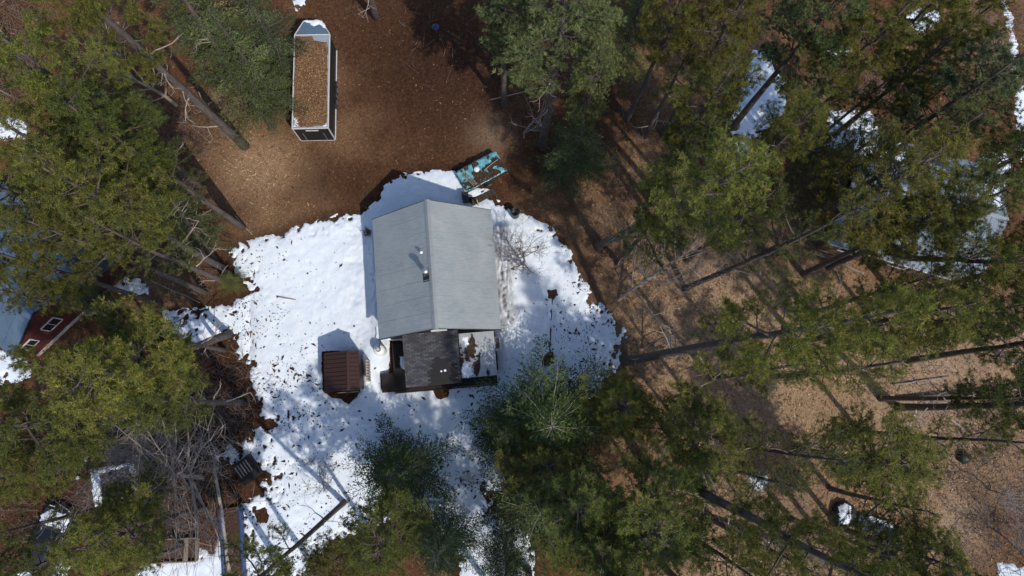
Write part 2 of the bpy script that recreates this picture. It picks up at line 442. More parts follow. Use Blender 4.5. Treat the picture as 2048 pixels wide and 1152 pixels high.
# ------------------------------------------------------------------ snow
NS = Noise(11)
def snow_sheet(name, poly, holes, cell, thick, rag, label, extra=None, lines=(), specky=0.0):
    pw = P2(poly); hw_ = [P2(h) for h in holes]
    xs = [p[0] for p in pw]; ys = [p[1] for p in pw]
    X, Y = np.meshgrid(np.arange(min(xs) - 1.2, max(xs) + 1.2, cell), np.arange(min(ys) - 1.2, max(ys) + 1.2, cell))
    sd = sdf_poly(X, Y, pw)
    nlo, nhi = NS.fbm(X * 0.9, Y * 0.9, 3), NS.fbm(X * 3.2 + 40, Y * 3.2, 4)
    nmed = NS.fbm(X * 1.9 + 11, Y * 1.9 + 90, 3)
    ragmap = np.clip(0.45 + 2.0 * NS.fbm(X * 0.12 + 5, Y * 0.12, 2), 0.12, 1.0) if rag > 0.5 else 1.0
    if callable(specky): ragmap = np.maximum(ragmap * 0.4, specky(X, Y))
    s = sd + rag * (1.3 * nlo + 0.9 * nmed) * ragmap + 0.55 * nhi * (0.4 + 0.6 * ragmap)
    # pits opened by leaves and cones near the ragged margins
    pit = NS.fbm(X * 2.6 + 70, Y * 2.6 + 30, 3)
    near = np.clip(1.2 - sd / (2.9 * ragmap + 0.25), 0, 1) * ragmap
    s = s - np.clip(pit - 0.08, 0, 1) * near * 9 * rag
    for h in hw_:
        s = np.minimum(s, -sdf_poly(X, Y, h) + 0.22 * nhi + 0.05)
    for (a, b, w) in lines:
        a, b = at(*a), at(*b)
        ex, ey = b.x - a.x, b.y - a.y
        t = np.clip(((X - a.x) * ex + (Y - a.y) * ey) / (ex * ex + ey * ey + 1e-9), 0, 1)
        s = np.minimum(s, np.hypot(X - a.x - t * ex, Y - a.y - t * ey) - w + 0.35 * nhi * min(1, w * 3))
    gz = ground_z(X.ravel(), Y.ravel()).reshape(X.shape)
    prof = thick * (1 - np.exp(-np.clip(s, 0, None) / 0.35)) + np.minimum(s, 0) * 0.6
    rel = 0.10 * NS.fbm(X * 0.55, Y * 0.55 + 33, 3) + 0.06 * NS.fbm(X * 1.7, Y * 1.7 + 61, 3) + 0.05 * NS.fbm(X * 3.5, Y * 3.5 + 9, 3)
    dirt = np.clip(NS.fbm(X * 4, Y * 4 + 5, 3) - 0.1, 0, 1) * np.clip(1.2 - s / 1.0, 0, 1) * 0.9
    Z = gz + 0.01 + prof + rel * np.clip(s / 0.4, 0, 1)
    if extra is not None:
        dz, dd = extra(X, Y, s)
        Z = Z + dz; dirt = np.maximum(dirt, dd)
    keep = s > -0.18
    ny_, nx_ = X.shape
    id_ = np.arange(nx_ * ny_).reshape(ny_, nx_)
    fk = keep[:-1, :-1] | keep[:-1, 1:] | keep[1:, 1:] | keep[1:, :-1]
    fc = np.stack([id_[:-1, :-1], id_[:-1, 1:], id_[1:, 1:], id_[1:, :-1]], -1)[fk]
    used, inv = np.unique(fc.ravel(), return_inverse=True)
    V = np.stack([X.ravel(), Y.ravel(), Z.ravel()], -1)[used]
    me = np_mesh(name, V, inv.reshape(-1, 4), M['snow'], {'dirt': dirt.ravel()[used]}, True)
    o = link(name, me)
    tag(o, label, None, None, 'structure')
    return X, Y, s, Z

HOLES = [[(758, 746), (776, 744), (778, 680), (990, 662), (999, 742), (960, 762), (915, 772), (900, 780), (896, 795), (881, 802), (868, 795), (863, 780), (800, 780), (762, 785)],
         [(640, 700), (717, 700), (726, 735), (726, 770), (714, 797), (697, 812), (682, 800), (662, 797), (643, 784)],
         [(1092, 579), (1114, 576), (1120, 590), (1108, 602), (1094, 597)],
         [(1092, 702), (1108, 700), (1110, 728), (1085, 735), (1080, 725)],
         [(930, 392), (945, 392), (988, 376), (1010, 380), (975, 396), (950, 408), (935, 408)],
         [(400, 690), (455, 655), (470, 668), (465, 700), (430, 740)], [(505, 1020), (530, 1012), (542, 1030), (535, 1050), (510, 1046)]]
def yard_extra(X, Y, s):
    lx, ly = hl(X, Y)
    berm = np.exp(-((lx - 4.5) / 0.62) ** 2) * (np.abs(ly) < 3.9) * np.clip((3.9 - np.abs(ly)) * 2, 0, 1)
    streak = NS.fbm(lx * 6 + 3, ly * 1.1, 4) + 0.7 * NS.fbm(lx * 9, ly * 4 + 8, 3)
    dz = berm * (0.55 + 0.5 * streak) * np.clip(s / 0.3, 0, 1)
    dd = np.clip(berm * (0.75 + 1.7 * streak), 0, 0.9)
    bw = np.exp(-((lx + 4.25) / 0.45) ** 2) * (np.abs(ly) < 4.1)
    dz += bw * (0.35 + 0.25 * streak) * np.clip(s / 0.3, 0, 1)
    dd = np.maximum(dd, np.clip(bw * 0.75 * (streak - 0.02) * 2, 0, 0.4))
    c = at(737, 730); dz += 0.45 * np.exp(-(((X - c.x) / 0.7) ** 2 + ((Y - c.y) / 1.6) ** 2)) * np.clip(s / 0.3, 0, 1)
    dz += 0.22 * np.clip(NS.fbm(X * 1.3 + 3, Y * 1.3, 4), -.3, .3) * np.exp(-((lx + 5.6) / 1.6) ** 2) * np.clip(s / 0.5, 0, 1)
    return dz, dd
def yard_rag(X, Y):      # how broken the margin is: low-left and right margins are tattered
    r = zone(X, Y, [(520, 800, 130, 1.0), (470, 560, 90, 1.), (440, 650, 100, 1.0), (620, 440, 90, .5), (820, 345, 60, .4), (1120, 470, 60, .4), (560, 930, 120, 1.), (600, 1080, 160, 1.0), (930, 1010, 130, 1.0), (1190, 600, 60, .8),
                    (1200, 740, 70, .7), (560, 490, 60, .5), (850, 1000, 140, .7)])
    return np.clip(r + 0.28, 0, 1)
SX, SY, SS, SZ = snow_sheet('snow', YARD, HOLES, 0.075, 0.17, 0.75, 'broad sheet of old snow lying round the cabin', yard_extra,
                            [((1105, 592), (1102, 650), 0.05), ((1102, 650), (1099, 712), 0.06), ((499, 600), (502, 740), 0.04)], yard_rag)
OTHER = [([(1500, 105), (1545, 100), (1560, 140), (1572, 180), (1570, 225), (1530, 262), (1500, 310), (1470, 325), (1452, 290), (1452, 245), (1475, 200), (1490, 150)], 'snow patch among the pines holding two dark boulders'),
         ([(1502, 950), (1520, 945), (1535, 962), (1525, 980), (1503, 978)], 'small bright snow scrap on the tan leaf litter'),
         ([(1660, 225), (1740, 225), (1760, 275), (1700, 300), (1655, 290)], 'shaded snow behind the tree-covered grey house'),
         ([(1960, 310), (2010, 300), (2020, 350), (1985, 420), (1955, 390)], 'snow under the pines near the grey house gable'),
         ([(1998, -20), (2010, -20), (2030, 60), (2040, 110), (2052, 180), (2064, 300), (2064, 400), (2036, 280), (2030, 160), (2018, 70)], 'narrow strip of ploughed snow along the edge of the woods'),
         ([(1648, 94), (1698, 92), (1702, 106), (1650, 110)], 'thin snow remnant under the olive pines'),
         ([(1825, 20), (1880, 14), (1886, 40), (1835, 72), (1820, 50)], 'snow patch between the olive pines'),
         ([(-30, 225), (50, 240), (60, 275), (-30, 285)], 'snow patch beyond the yellow-green pines'),
         ([(-30, 690), (60, 720), (62, 755), (-30, 775)], 'snow beside the gable of the red house'),
         ([(225, 560), (300, 560), (295, 590), (235, 590)], 'snow behind the red house wall'),
         ([(-40, 480), (60, 470), (60, 540), (-40, 560)], 'snow in the shade behind the red house'),
         ([(50, 1120), (130, 1115), (140, 1180), (40, 1180)], 'snow behind the black car'),
         ([(290, 1125), (420, 1100), (450, 1075), (480, 1180), (250, 1180)], 'blue-shaded snow below the timber bed frame'),
         ([(1195, 1118), (1245, 1130), (1250, 1180), (1200, 1180)], 'snow patch between two dark pines'),
         ([(1996, 1128), (2070, 1140), (2070, 1190), (2010, 1180)], 'snow corner beside the bare sandy clearing'),
         ([(585, 0), (605, -10), (606, 12), (592, 20)], 'thin snow scrap ahead of the trailer nose'),
         ([(1232, 660), (1246, 658), (1250, 672), (1236, 676)], 'snow crumbs at the foot of the leaning pine')]
for k, (pl, lb) in enumerate(OTHER):
    snow_sheet('snow', pl, [], 0.09, 0.12, 0.35, lb)

def snow_mask(x, y):
    """True where the yard snow lies"""
    i = np.clip(((x - SX[0, 0]) / 0.075).astype(int), 0, SX.shape[1] - 1); j = np.clip(((y - SY[0, 0]) / 0.075).astype(int), 0, SX.shape[0] - 1)
    ok = (x > SX[0, 0]) & (x < SX[0, -1]) & (y > SY[0, 0]) & (y < SY[-1, 0])
    return np.where(ok, SS[j, i], -9), np.where(ok, SZ[j, i], 0)

# ------------------------------------------------------------------ leaf litter, twigs, specks (uncountable)
def flakes(name, x, y, z, size, mat, tint, tilt=0.5, asp=(1.2, 2.6)):
    n = len(x)
    a = rs.rand(n) * 2 * np.pi
    u = np.stack([np.cos(a), np.sin(a), rs.randn(n) * tilt * 0.5], -1)
    w = np.stack([-np.sin(a), np.cos(a), rs.randn(n) * tilt * 0.5], -1)
    s = size[:, None]; r = (asp[0] + rs.rand(n) * (asp[1] - asp[0]))[:, None]
    c = np.stack([x, y, z], -1)
    k = rs.uniform(-.2, .2, (n, 1))
    v = np.stack([c - u * s * r / 2, c + w * s / 2 + u * s * k, c + u * s * r / 2, c - w * s / 2 + u * s * k], 1).reshape(-1, 3)
    f = np.arange(4 * n).reshape(n, 4)
    return np_mesh(name, v, f, mat, {'tint': np.repeat(tint, 4)})
N = 150000
x = rs.uniform(-39, 42, N); y = rs.uniform(-13, 33, N)
dryv = zone(x, y, DRY) + 0.8 * NZ.fbm(x * 0.4, y * 0.4, 3) - 0.75 * damp_and_shade(x, y)
sm, _ = snow_mask(x, y)
keep = (rs.rand(N) < np.clip(0.25 + dryv, 0.07, 1)) & (sm < -0.02)
x, y, d_ = x[keep], y[keep], dryv[keep]
lm = flakes('leaf_litter', x, y, ground_z(x, y) + 0.02 + rs.rand(len(x)) * 0.03, rs.uniform(0.03, 0.065, len(x)) * (1 + .7 * (rs.rand(len(x)) < .1)), M['litter'],
            np.clip(rs.rand(len(x)) * 0.75 + 0.32 * np.clip(d_, 0, 1) - 0.1, 0, 1), .5, (1.5, 4.5))
tag(link('leaf_litter', lm), 'fallen leaves and needles strewn over the forest floor', None, None, 'stuff')
# bark crumbs, cones and needles on the snow
N = 42000
x = rs.uniform(-21, 9, N); y = rs.uniform(-12, 18, N)
sm, szz = snow_mask(x, y)
dens = zone(x, y, [(570, 800, 100, 1.5), (480, 640, 80, 1.3), (540, 520, 80, .4), (600, 900, 110, .6), (1180, 660, 80, .9), (1150, 580, 50, .6), (560, 1060, 120, 1.0), (930, 960, 110, .9), (850, 930, 80, .5),
                   (1000, 800, 60, .6)]) * 0.9 + 0.012
cl_ = np.clip(0.5 + 2.2 * NS.fbm(x * 1.2, y * 1.2, 3), 0.05, 1.6)
keep = (sm > 0.03) & (rs.rand(N) < dens * cl_)
x, y, zz = x[keep], y[keep], szz[keep]
sm_ = flakes('bark_debris', x, y, zz + 0.012, rs.uniform(0.025, 0.075, len(x)) * (1 + 1.5 * (rs.rand(len(x)) < 0.15)), M['specks'], rs.rand(len(x)), 0.35, (1, 3.2))
tag(link('bark_debris', sm_), 'dark bark crumbs and needles scattered on the snow', None, None, 'stuff')
# thin grey brush sticks
def sticks(name, spots, label, mat, lo=0.3, hi=1.9, rr=0.015):
    vs, fs = [], []
    V = []; F = []
    b = 0
    for px, py, rad, n in spots:
        c = at(px, py)
        for _ in range(n):
            a, q = random.random() * 6.283, math.sqrt(random.random()) * rad / 29.7
            p0 = Vector((c.x + q * math.cos(a), c.y + q * math.sin(a), 0.0))
            L = random.uniform(lo, hi)
            d = Vector((random.gauss(0, .55), random.gauss(0, .55), random.uniform(0.15, 1.0))).normalized() * L
            e = d.cross(Vector((random.random(), random.random(), random.random()))).normalized() * rr
            g = d.cross(e).normalized() * rr
            mid = p0 + d * 0.5 + Vector((random.gauss(0, .06), random.gauss(0, .06), 0)) * L
            pts = [p0 + e, p0 - e * .5 + g, p0 - e * .5 - g, mid + e * .7, mid - e * .4 + g * .7, mid - e * .4 - g * .7, p0 + d]
            V += [tuple(q_) for q_ in pts]
            F += [(b, b + 1, b + 4, b + 3), (b + 1, b + 2, b + 5, b + 4), (b + 2, b, b + 3, b + 5), (b + 3, b + 4, b + 6), (b + 4, b + 5, b + 6), (b + 5, b + 3, b + 6)]
            b += 7
    me = bpy.data.meshes.new(name); me.from_pydata(V, [], F); me.materials.append(mat)
    return tag(link(name, me), label, None, None, 'stuff')
random.seed(5)
sticks('undergrowth', [(30, 60, 80, 420), (40, 160, 60, 260), (400, 250, 70, 220), (500, 200, 60, 160), (430, 780, 90, 420), (330, 880, 150, 1100), (370, 990, 110, 700), (450, 850, 60, 200), (150, 1000, 120, 260),
                       (380, 560, 60, 160), (1320, 230, 90, 260), (1260, 430, 110, 220), (1340, 560, 120, 220), (1700, 190, 90, 240), (1970, 960, 100, 420), (2010, 1080, 90, 340),
                       (1580, 1070, 120, 260), (1480, 1000, 90, 160), (1850, 780, 110, 260), (1980, 860, 70, 160), (900, 60, 120, 50), (1960, 120, 80, 200), (1990, 30, 60, 160), (40, 1100, 100, 200)],
       'grey brushwood and dead twigs standing on the forest floor', M['twig'])

# ------------------------------------------------------------------ trees
def ortho(d):
    r = rs.randn(*d.shape)
    s = np.cross(d, r)
    return s / (np.linalg.norm(s, axis=1, keepdims=True) + 1e-9)
def norm(a): return a / (np.linalg.norm(a, axis=-1, keepdims=True) + 1e-9)
def blades(base, d, ln, wd, tint):
    """kite-shaped leaf blades"""
    s = ortho(d)
    ln, wd = ln[:, None], wd[:, None]
    v = np.stack([base, base + d * ln * 0.55 + s * wd / 2, base + d * ln, base + d * ln * 0.55 - s * wd / 2], 1).reshape(-1, 3)
    return v, np.repeat(tint, 4)

def tubes3(segs):
    """list of (points, radii) -> 4-sided tubes as quads"""
    V, F = [], []
    for pts, rad in segs:
        b = len(V)
        for i, p in enumerate(pts):
            d = (pts[min(i + 1, len(pts) - 1)] - pts[max(i - 1, 0)])
            d = d / (np.linalg.norm(d) + 1e-9)
            u = np.cross(d, (0.21, 0.3, 0.93)); u /= np.linalg.norm(u) + 1e-9
            w = np.cross(d, u)
            for k in range(4):
                a = k * math.pi / 2
                V.append(p + (u * math.cos(a) + w * math.sin(a)) * rad[i])
        for i in range(len(pts) - 1):
            for k in range(4):
                k2 = (k + 1) % 4
                F.append((b + 4 * i + k, b + 4 * i + k2, b + 4 * i + 4 + k2, b + 4 * i + 4 + k))
    return np.array(V), np.array(F)

def crown_mesh(name, segs, bl, mat, wood):
    tv, tf = tubes3(segs)
    bv, bt = bl
    V = np.concatenate([tv, bv]); F = np.concatenate([tf, np.arange(len(bv)).reshape(-1, 4) + len(tv)])
    tint = np.concatenate([np.zeros(len(tv)), bt])
    mi = np.concatenate([np.ones(len(tf)), np.zeros(len(bv) // 4)])
    return np_mesh(name, V, F, [mat, wood], {'tint': tint}, False, mi)

def pine_crown(seed, R=2.4, H=20.0, z0=0.50, dens=1.0, white=False, nb=None):
    global rs
    rs = np.random.RandomState(seed); rr = random.Random(seed)
    segs, tc, td = [], [], []
    nb = nb or (46 if not white else 46)
    lob = [rr.random() * 6.283 for _ in range(3)]
    for i in range(nb):
        t = (i + 0.5) / nb
        z = H * (z0 + (0.985 - z0) * t ** 0.9) + rr.gauss(0, 0.25)
        prof = min(1.0, 0.50 + 1.5 * t) * (max(0.0, 1 - t) ** 0.42) + 0.08 if not white else (0.35 + 0.75 * min(1, t * 3)) * max(0.02, 1 - t) ** 0.6 + 0.08
        az = i * 2.39996 + rr.gauss(0, 0.45)
        L = R * prof * rr.uniform(0.50, 1.35) * (1 + 0.20 * math.cos(az - lob[0]) + 0.14 * math.cos(2 * (az - lob[1])))
        el = rr.uniform(-0.05, 0.30) + 0.6 * t * t if not white else rr.uniform(-0.05, 0.2) + .4 * t * t
        pts = []
        p = np.array([0.0, 0.0, z]); n = 6
        for k in range(n + 1):
            pts.append(p.copy())
            e = el + (0.45 * k / n if not white else 0.15 * k / n)
            p = p + np.array([math.cos(az) * math.cos(e), math.sin(az) * math.cos(e), math.sin(e)]) * L / n
            az += rr.gauss(0, 0.09)
        segs.append((pts, [0.042 * (1 - 0.8 * k / n) * (L / R + .3) for k in range(n + 1)]))
        nsub = int((4 + 5 * L / R) * min(1, dens * 1.15))
        for s in range(nsub):
            q = 0.28 + 0.70 * (s + rr.random() * 0.6) / nsub
            k = min(n - 1, int(q * n)); b0 = pts[k] + (pts[k + 1] - pts[k]) * (q * n - k)
            sg = 1 if s % 2 else -1
            sa = az + sg * rr.uniform(0.5, 1.05)
            sl_ = L * (1.05 - q) * rr.uniform(0.5, 0.8) + 0.22
            e = rr.uniform(0.05, 0.45) if not white else rr.uniform(-0.05, 0.25)
            dv = np.array([math.cos(sa) * math.cos(e), math.sin(sa) * math.cos(e), math.sin(e)])
            b1 = b0 + dv * sl_
            segs.append(([b0, b0 + dv * sl_ * .5 + np.array([0, 0, .02]), b1], [0.018, 0.013, 0.007]))
            nt = max(2, int(sl_ / (0.115 if not white else 0.095) * dens))
            for j in range(nt):
                u = 0.18 + 0.82 * (j + 1) / nt
                tc.append(b0 + dv * sl_ * u + np.array([rr.gauss(0, .07), rr.gauss(0, .07), rr.gauss(0, .05)]))
                td.append(dv * 0.8 + np.array([rr.gauss(0, .5), rr.gauss(0, .5), 0.75 if not white else 0.45]))
        for j in range(int(L / 0.22)):
            u = 0.45 + 0.55 * rr.random(); k = min(n - 1, int(u * n))
            tc.append(pts[k] + (pts[k + 1] - pts[k]) * (u * n - k)); td.append(np.array([math.cos(az), math.sin(az), 0.7 + rr.gauss(0, .3)]))
    tc, td = np.array(tc), norm(np.array(td))
    K = 22 if not white else 18
    n = len(tc)
    tint0 = np.clip(rs.beta(2.2, 2.2, n), 0, 0.94)
    tint0[rs.rand(n) < 0.01] = 1.0
    base = np.repeat(tc, K, 0); d0 = np.repeat(td, K, 0)
    if not white:
        d = norm(d0 * 0.55 + norm(rs.randn(n * K, 3)) * 0.95)
        ln = rs.uniform(0.12, 0.23, n * K); wd = rs.uniform(0.014, 0.028, n * K)
    else:
        d = norm(d0 * 0.95 + norm(rs.randn(n * K, 3)) * 0.75 + np.array([0, 0, -0.12]))
        ln = rs.uniform(0.14, 0.26, n * K); wd = rs.uniform(0.018, 0.032, n * K)
    bl = blades(base, d, ln, wd, np.clip(np.repeat(tint0, K) + rs.uniform(-.1, .1, n * K), 0, 1))
    return crown_mesh('crown', segs, bl, M['needles_white'] if white else M['needles_pine'], M['bark'])

def spruce_crown(seed, R=2.4, H=15.0, z0=0.12, droop=0.25, hem=False, nb=None):
    global rs
    rs = np.random.RandomState(seed); rr = random.Random(seed)
    segs, B, D, T = [], [], [], []
    nb = nb or (84 if not hem else 78)
    for i in range(nb):
        t = (i + 0.5) / nb
        tw = ((i // 6) * 6 + 3 + rr.gauss(0, .45)) / nb      # branches sit in whorls
        z = H * (z0 + (0.99 - z0) * min(.995, tw))
        L = R * (1 - t) ** (0.75 if not hem else 0.62) * rr.uniform(0.55, 1.2) + 0.10
        az = i * 2.39996 + rr.gauss(0, 0.3)
        el = (-droop + 0.9 * t * t) + rr.gauss(0, .06) if not hem else (0.15 + 0.5 * t) + rr.gauss(0, .1)
        n = 5; p = np.array([0., 0., z]); pts = []
        for k in range(n + 1):
            pts.append(p.copy())
            e = el + (0.25 * k / n if not hem else -0.55 * k / n)
            p = p + np.array([math.cos(az) * math.cos(e), math.sin(az) * math.cos(e), math.sin(e)]) * L / n
            az += rr.gauss(0, .05)
        segs.append((pts, [0.032 * (1 - .8 * k / n) * (L / R + .25) for k in range(n + 1)]))
        bt = rr.uniform(0.1, 0.8)
        sp = 0.15
        ns = int(L / sp)
        for s in range(ns):
            q = 0.12 + 0.88 * (s + .5) / max(1, ns)
            k = min(n - 1, int(q * n)); b0 = pts[k] + (pts[k + 1] - pts[k]) * (q * n - k)
            fw = norm(pts[k + 1] - pts[k])
            for sg in (1, -1):
                sd = norm(np.cross(fw, (0, 0, 1.))) * sg
                dv = norm(fw * rr.uniform(.5, .9) + sd * rr.uniform(.6, 1.0) + np.array([0, 0, rr.gauss(-.06 if not hem else -.25, .12)]))
                tl = (0.14 + 0.27 * L * (1 - q) ** .8 + 0.04) * rr.uniform(.7, 1.2)
                m_ = max(2, int(tl / 0.075))
                for j in range(m_):
                    c = b0 + dv * tl * (j + .6) / m_
                    for h in range(3):
                        B.append(c); D.append(dv * .8 + rs.randn(3) * 0.5); T.append(bt + rr.uniform(-.15, .25))
    B, D = np.array(B), norm(np.array(D))
    n = len(B)
    bl = blades(B, D, rs.uniform(0.09, 0.17, n), rs.uniform(0.026, 0.046, n), np.clip(np.array(T), 0, 1))
    return crown_mesh('crown', segs, bl, M['needles_spruce'], M['limb_pale'] if hem else M['bark'])

def trunk_mesh(seed, H, r0, top=0.97):
    rr = random.Random(seed)
    mb = MB(); pts, rad = [], []
    ox = oy = 0
    for k in range(13):
        t = k / 12
        ox += rr.gauss(0, .03); oy += rr.gauss(0, .03)
        s = math.sin(math.pi * t)
        pts.append((ox * s, oy * s, H * top * t - (1.1 if k == 0 else 0))); rad.append(r0 * (1 - 0.85 * t) + (0.25 * r0 if k == 0 else 0) + 0.012)
    mb.tube(pts, rad, 10)
    return mb.mesh('trunk', M['bark'], True)

def dead_limb_mesh(seed, L):
    rr = random.Random(seed); mb = MB()
    def grow(p, d, L, r, lev):
        pts = [p]; n = 4
        for k in range(n):
            d = (d + Vector((rr.gauss(0, .16), rr.gauss(0, .16), rr.gauss(-.03, .12)))).normalized()
            pts.append(pts[-1] + d * L / n)
        mb.tube(pts, [r * (1 - .75 * k / n) for k in range(n + 1)], 5 if lev == 0 else 4)
        if lev < 2:
            for k in range(2, n + 1):
                if rr.random() < .8:
                    grow(pts[k], (d + Vector((rr.gauss(0, .8), rr.gauss(0, .8), rr.gauss(0, .4)))).normalized(), L * rr.uniform(.3, .5), r * .45, lev + 1)
    grow(Vector((0, 0, 0)), Vector((1, 0, .15)), L, 0.030, 0)
    return mb.mesh('dead_limb', M['deadwood'])
DEAD = [dead_limb_mesh(50 + k, 1.0) for k in range(5)]

KIND = {}
KIND['pine'] = dict(H=20.0, R=2.4, fm=.76, crowns=[pine_crown(100 + k, z0=(.42, .50, .40, .54, .46, .44)[k]) for k in range(6)], trunks=[trunk_mesh(k, 20.0, .24) for k in range(4)])
KIND['white'] = dict(H=20.0, R=2.6, fm=.70, crowns=[pine_crown(200 + k, 2.6, 20.0, .42, 1.0, True) for k in range(3)], trunks=[trunk_mesh(10 + k, 20.0, .26) for k in range(2)])
KIND['spruce'] = dict(H=15.0, R=2.4, fm=.45, crowns=[spruce_crown(300 + k) for k in range(3)], trunks=[trunk_mesh(20 + k, 15.0, .17) for k in range(2)])
KIND['hemlock'] = dict(H=15.0, R=2.8, fm=.55, crowns=[spruce_crown(400 + k, 2.8, 15.0, .15, 0, True) for k in range(3)], trunks=[trunk_mesh(30 + k, 15.0, .18) for k in range(2)])
KIND['thin'] = dict(H=20.0, R=2.4, fm=.72, crowns=[pine_crown(600 + k, z0=(.36, .42, .40)[k], dens=.6, nb=30) for k in range(3)], trunks=KIND['pine']['trunks'])
KIND['young'] = dict(H=15.0, R=2.6, fm=.45, crowns=[spruce_crown(500 + k, 2.6, 15.0, .05, .05, False, 66) for k in range(2)], trunks=[trunk_mesh(40, 15.0, .12)])
NAMES = dict(thin='pine_tree', young='spruce_tree', pine='pine_tree', white='white_pine_tree', spruce='spruce_tree', hemlock='hemlock_tree')
CATS = dict(thin='pine', young='spruce', pine='pine', white='pine', spruce='spruce', hemlock='hemlock')
trng = random.Random(77)
tcount = {}
def tree(kind, cx, cy, rpx, h, label, base=None, tintc=(1, 1, 1), dead=0, rtr=1.0):
    K = KIND[kind]; fm = K['fm']
    c = at(cx, cy, fm * h)
    R = rpx / (FPX / (CAMH - fm * h))
    b = at(*base) if base else Vector((c.x, c.y, 0))
    i = tcount[kind] = tcount.get(kind, -1) + 1
    root = empty(NAMES[kind], (b.x, b.y, -0.06))
    ax = (c - Vector((b.x, b.y, 0)))
    q = Vector((0, 0, 1)).rotation_difference(ax.normalized())
    root.rotation_mode = 'QUATERNION'
    root.rotation_quaternion = q @ Quaternion((0, 0, 1), trng.random() * 6.283)
    tag(root, label, CATS[kind], 'pines, spruces and hemlocks of the surrounding woods')
    sz = (ax.length / fm) / K['H']; sr = R / K['R']
    st = 0.5 * sz + 0.5 * min(sr, 1.3)
    t = link('trunk', K['trunks'][i % len(K['trunks'])], root); t.scale = (st * rtr, st * rtr, sz)
    cr = link('crown', K['crowns'][i % len(K['crowns'])], root); cr.scale = (sr, sr, sz)
    v = trng.uniform(.86, 1.14)
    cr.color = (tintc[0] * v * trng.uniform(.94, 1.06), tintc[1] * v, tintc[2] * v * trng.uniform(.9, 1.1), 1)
    for k in range(dead):
        dl = link('dead_limb', DEAD[trng.randrange(5)], t)
        a = trng.random() * 6.283; s = trng.uniform(.8, 1.9)
        dl.location = (0, 0, K['H'] * trng.uniform(.10, .48))
        dl.rotation_euler = (trng.uniform(-.3, .3), trng.uniform(-.5, .15), a)
        dl.scale = (s / max(st, .3), s / max(st, .3), s / max(sz, .3))
    return root
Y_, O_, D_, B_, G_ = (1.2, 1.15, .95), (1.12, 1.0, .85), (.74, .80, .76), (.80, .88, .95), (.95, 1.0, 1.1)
T = tree
# woods beside the trailer and the red house
T('pine', 110, -60, 105, 25, 'tall pine on the long bare grey trunk that leans past the trailer spruces', (490, 292), O_, 9, 1.15)
T('pine', 130, 170, 100, 20, 'bright yellow-green pine between the grey brush and the long bare trunk', None, Y_, 3)
T('thin', 35, 120, 40, 15, 'small thin pine at the edge of the grey brush', None, D_)
T('spruce', 430, 85, 125, 17, 'biggest dark spruce beside the trailer, its pale lower trunk showing', (545, 252), (1, 1, 1), 7, 1.2)
T('spruce', 375, 5, 85, 16, 'dense spruce between the long bare trunk and the largest spruce', None, (1.05, 1, .9))
T('spruce', 520, 40, 80, 15, 'spruce overhanging the nose of the trailer', None, G_)
T('spruce', 505, 140, 85, 13, 'spruce with branches reaching over the trailer roof', None, (1.1, 1.1, 1))
T('pine', 85, 290, 105, 20, 'pine with rounded bright tufts over the shaded snow scrap', None, Y_, 2)
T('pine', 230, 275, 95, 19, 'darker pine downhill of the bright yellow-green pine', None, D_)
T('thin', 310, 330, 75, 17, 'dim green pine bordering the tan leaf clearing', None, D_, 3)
T('pine', 200, 400, 110, 20, 'pine on the slim trunk rooted at the tattered snow margin', (446, 538), Y_, 6)
T('spruce', 340, 395, 75, 16, 'bluish spruce on the pale trunk with fanned dead branches', (432, 522), B_, 9)
T('pine', 55, 400, 100, 20, 'olive pine above the blue roof of the red house', None, Y_)
T('pine', 45, 590, 48, 13, 'slender pine before the blue roof slope of the red house', None, O_)
T('pine', 40, 520, 60, 18, 'thin pine standing over the blue roof slope', None, O_)
T('thin', 270, 480, 75, 17, 'loose pine over the grey snow scrap behind the red house', None, G_, 3)
T('pine', 150, 480, 60, 19, 'pine leaning over the ridge of the red house', None, O_)
T('spruce', 158, 590, 58, 9, 'dark spruce growing against the red house wall', None, D_)
T('spruce', 458, 562, 32, 2.6, 'low green spruce sapling at the snow margin', None, (1.2, 1.1, .8))
T('pine', 240, 745, 128, 18, 'broad bright pine between the red house and the brown leaf bank', (458, 668), Y_, 4)
T('pine', 130, 735, 45, 17, 'yellow pine top beside the red house corner window', None, Y_)
T('pine', 315, 800, 85, 15, 'shaded lower pine beside the brown leaf bank', None, D_, 3)
T('pine', 285, 665, 50, 14, 'dim pine at the far corner of the red house', None, D_)
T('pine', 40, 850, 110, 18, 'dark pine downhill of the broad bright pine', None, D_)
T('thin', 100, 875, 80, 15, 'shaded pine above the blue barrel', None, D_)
T('pine', 30, 950, 70, 16, 'pine with yellow tips near the black car', None, Y_)
T('pine', 225, 1075, 88, 14, 'bright pine between the black car and the timber bed frame', None, Y_, 2)
T('pine', 262, 1000, 52, 9, 'small pine beside the snow-rimmed dark frame', None, Y_)
T('thin', 30, 1060, 55, 15, 'sparse pine on the far side of the black car', None, D_, 5)
T('pine', 20, 1150, 60, 15, 'pine at the rear bumper of the black car', None, G_)
T('thin', 180, 1170, 70, 14, 'pine over the rear corner of the black car', None, O_)
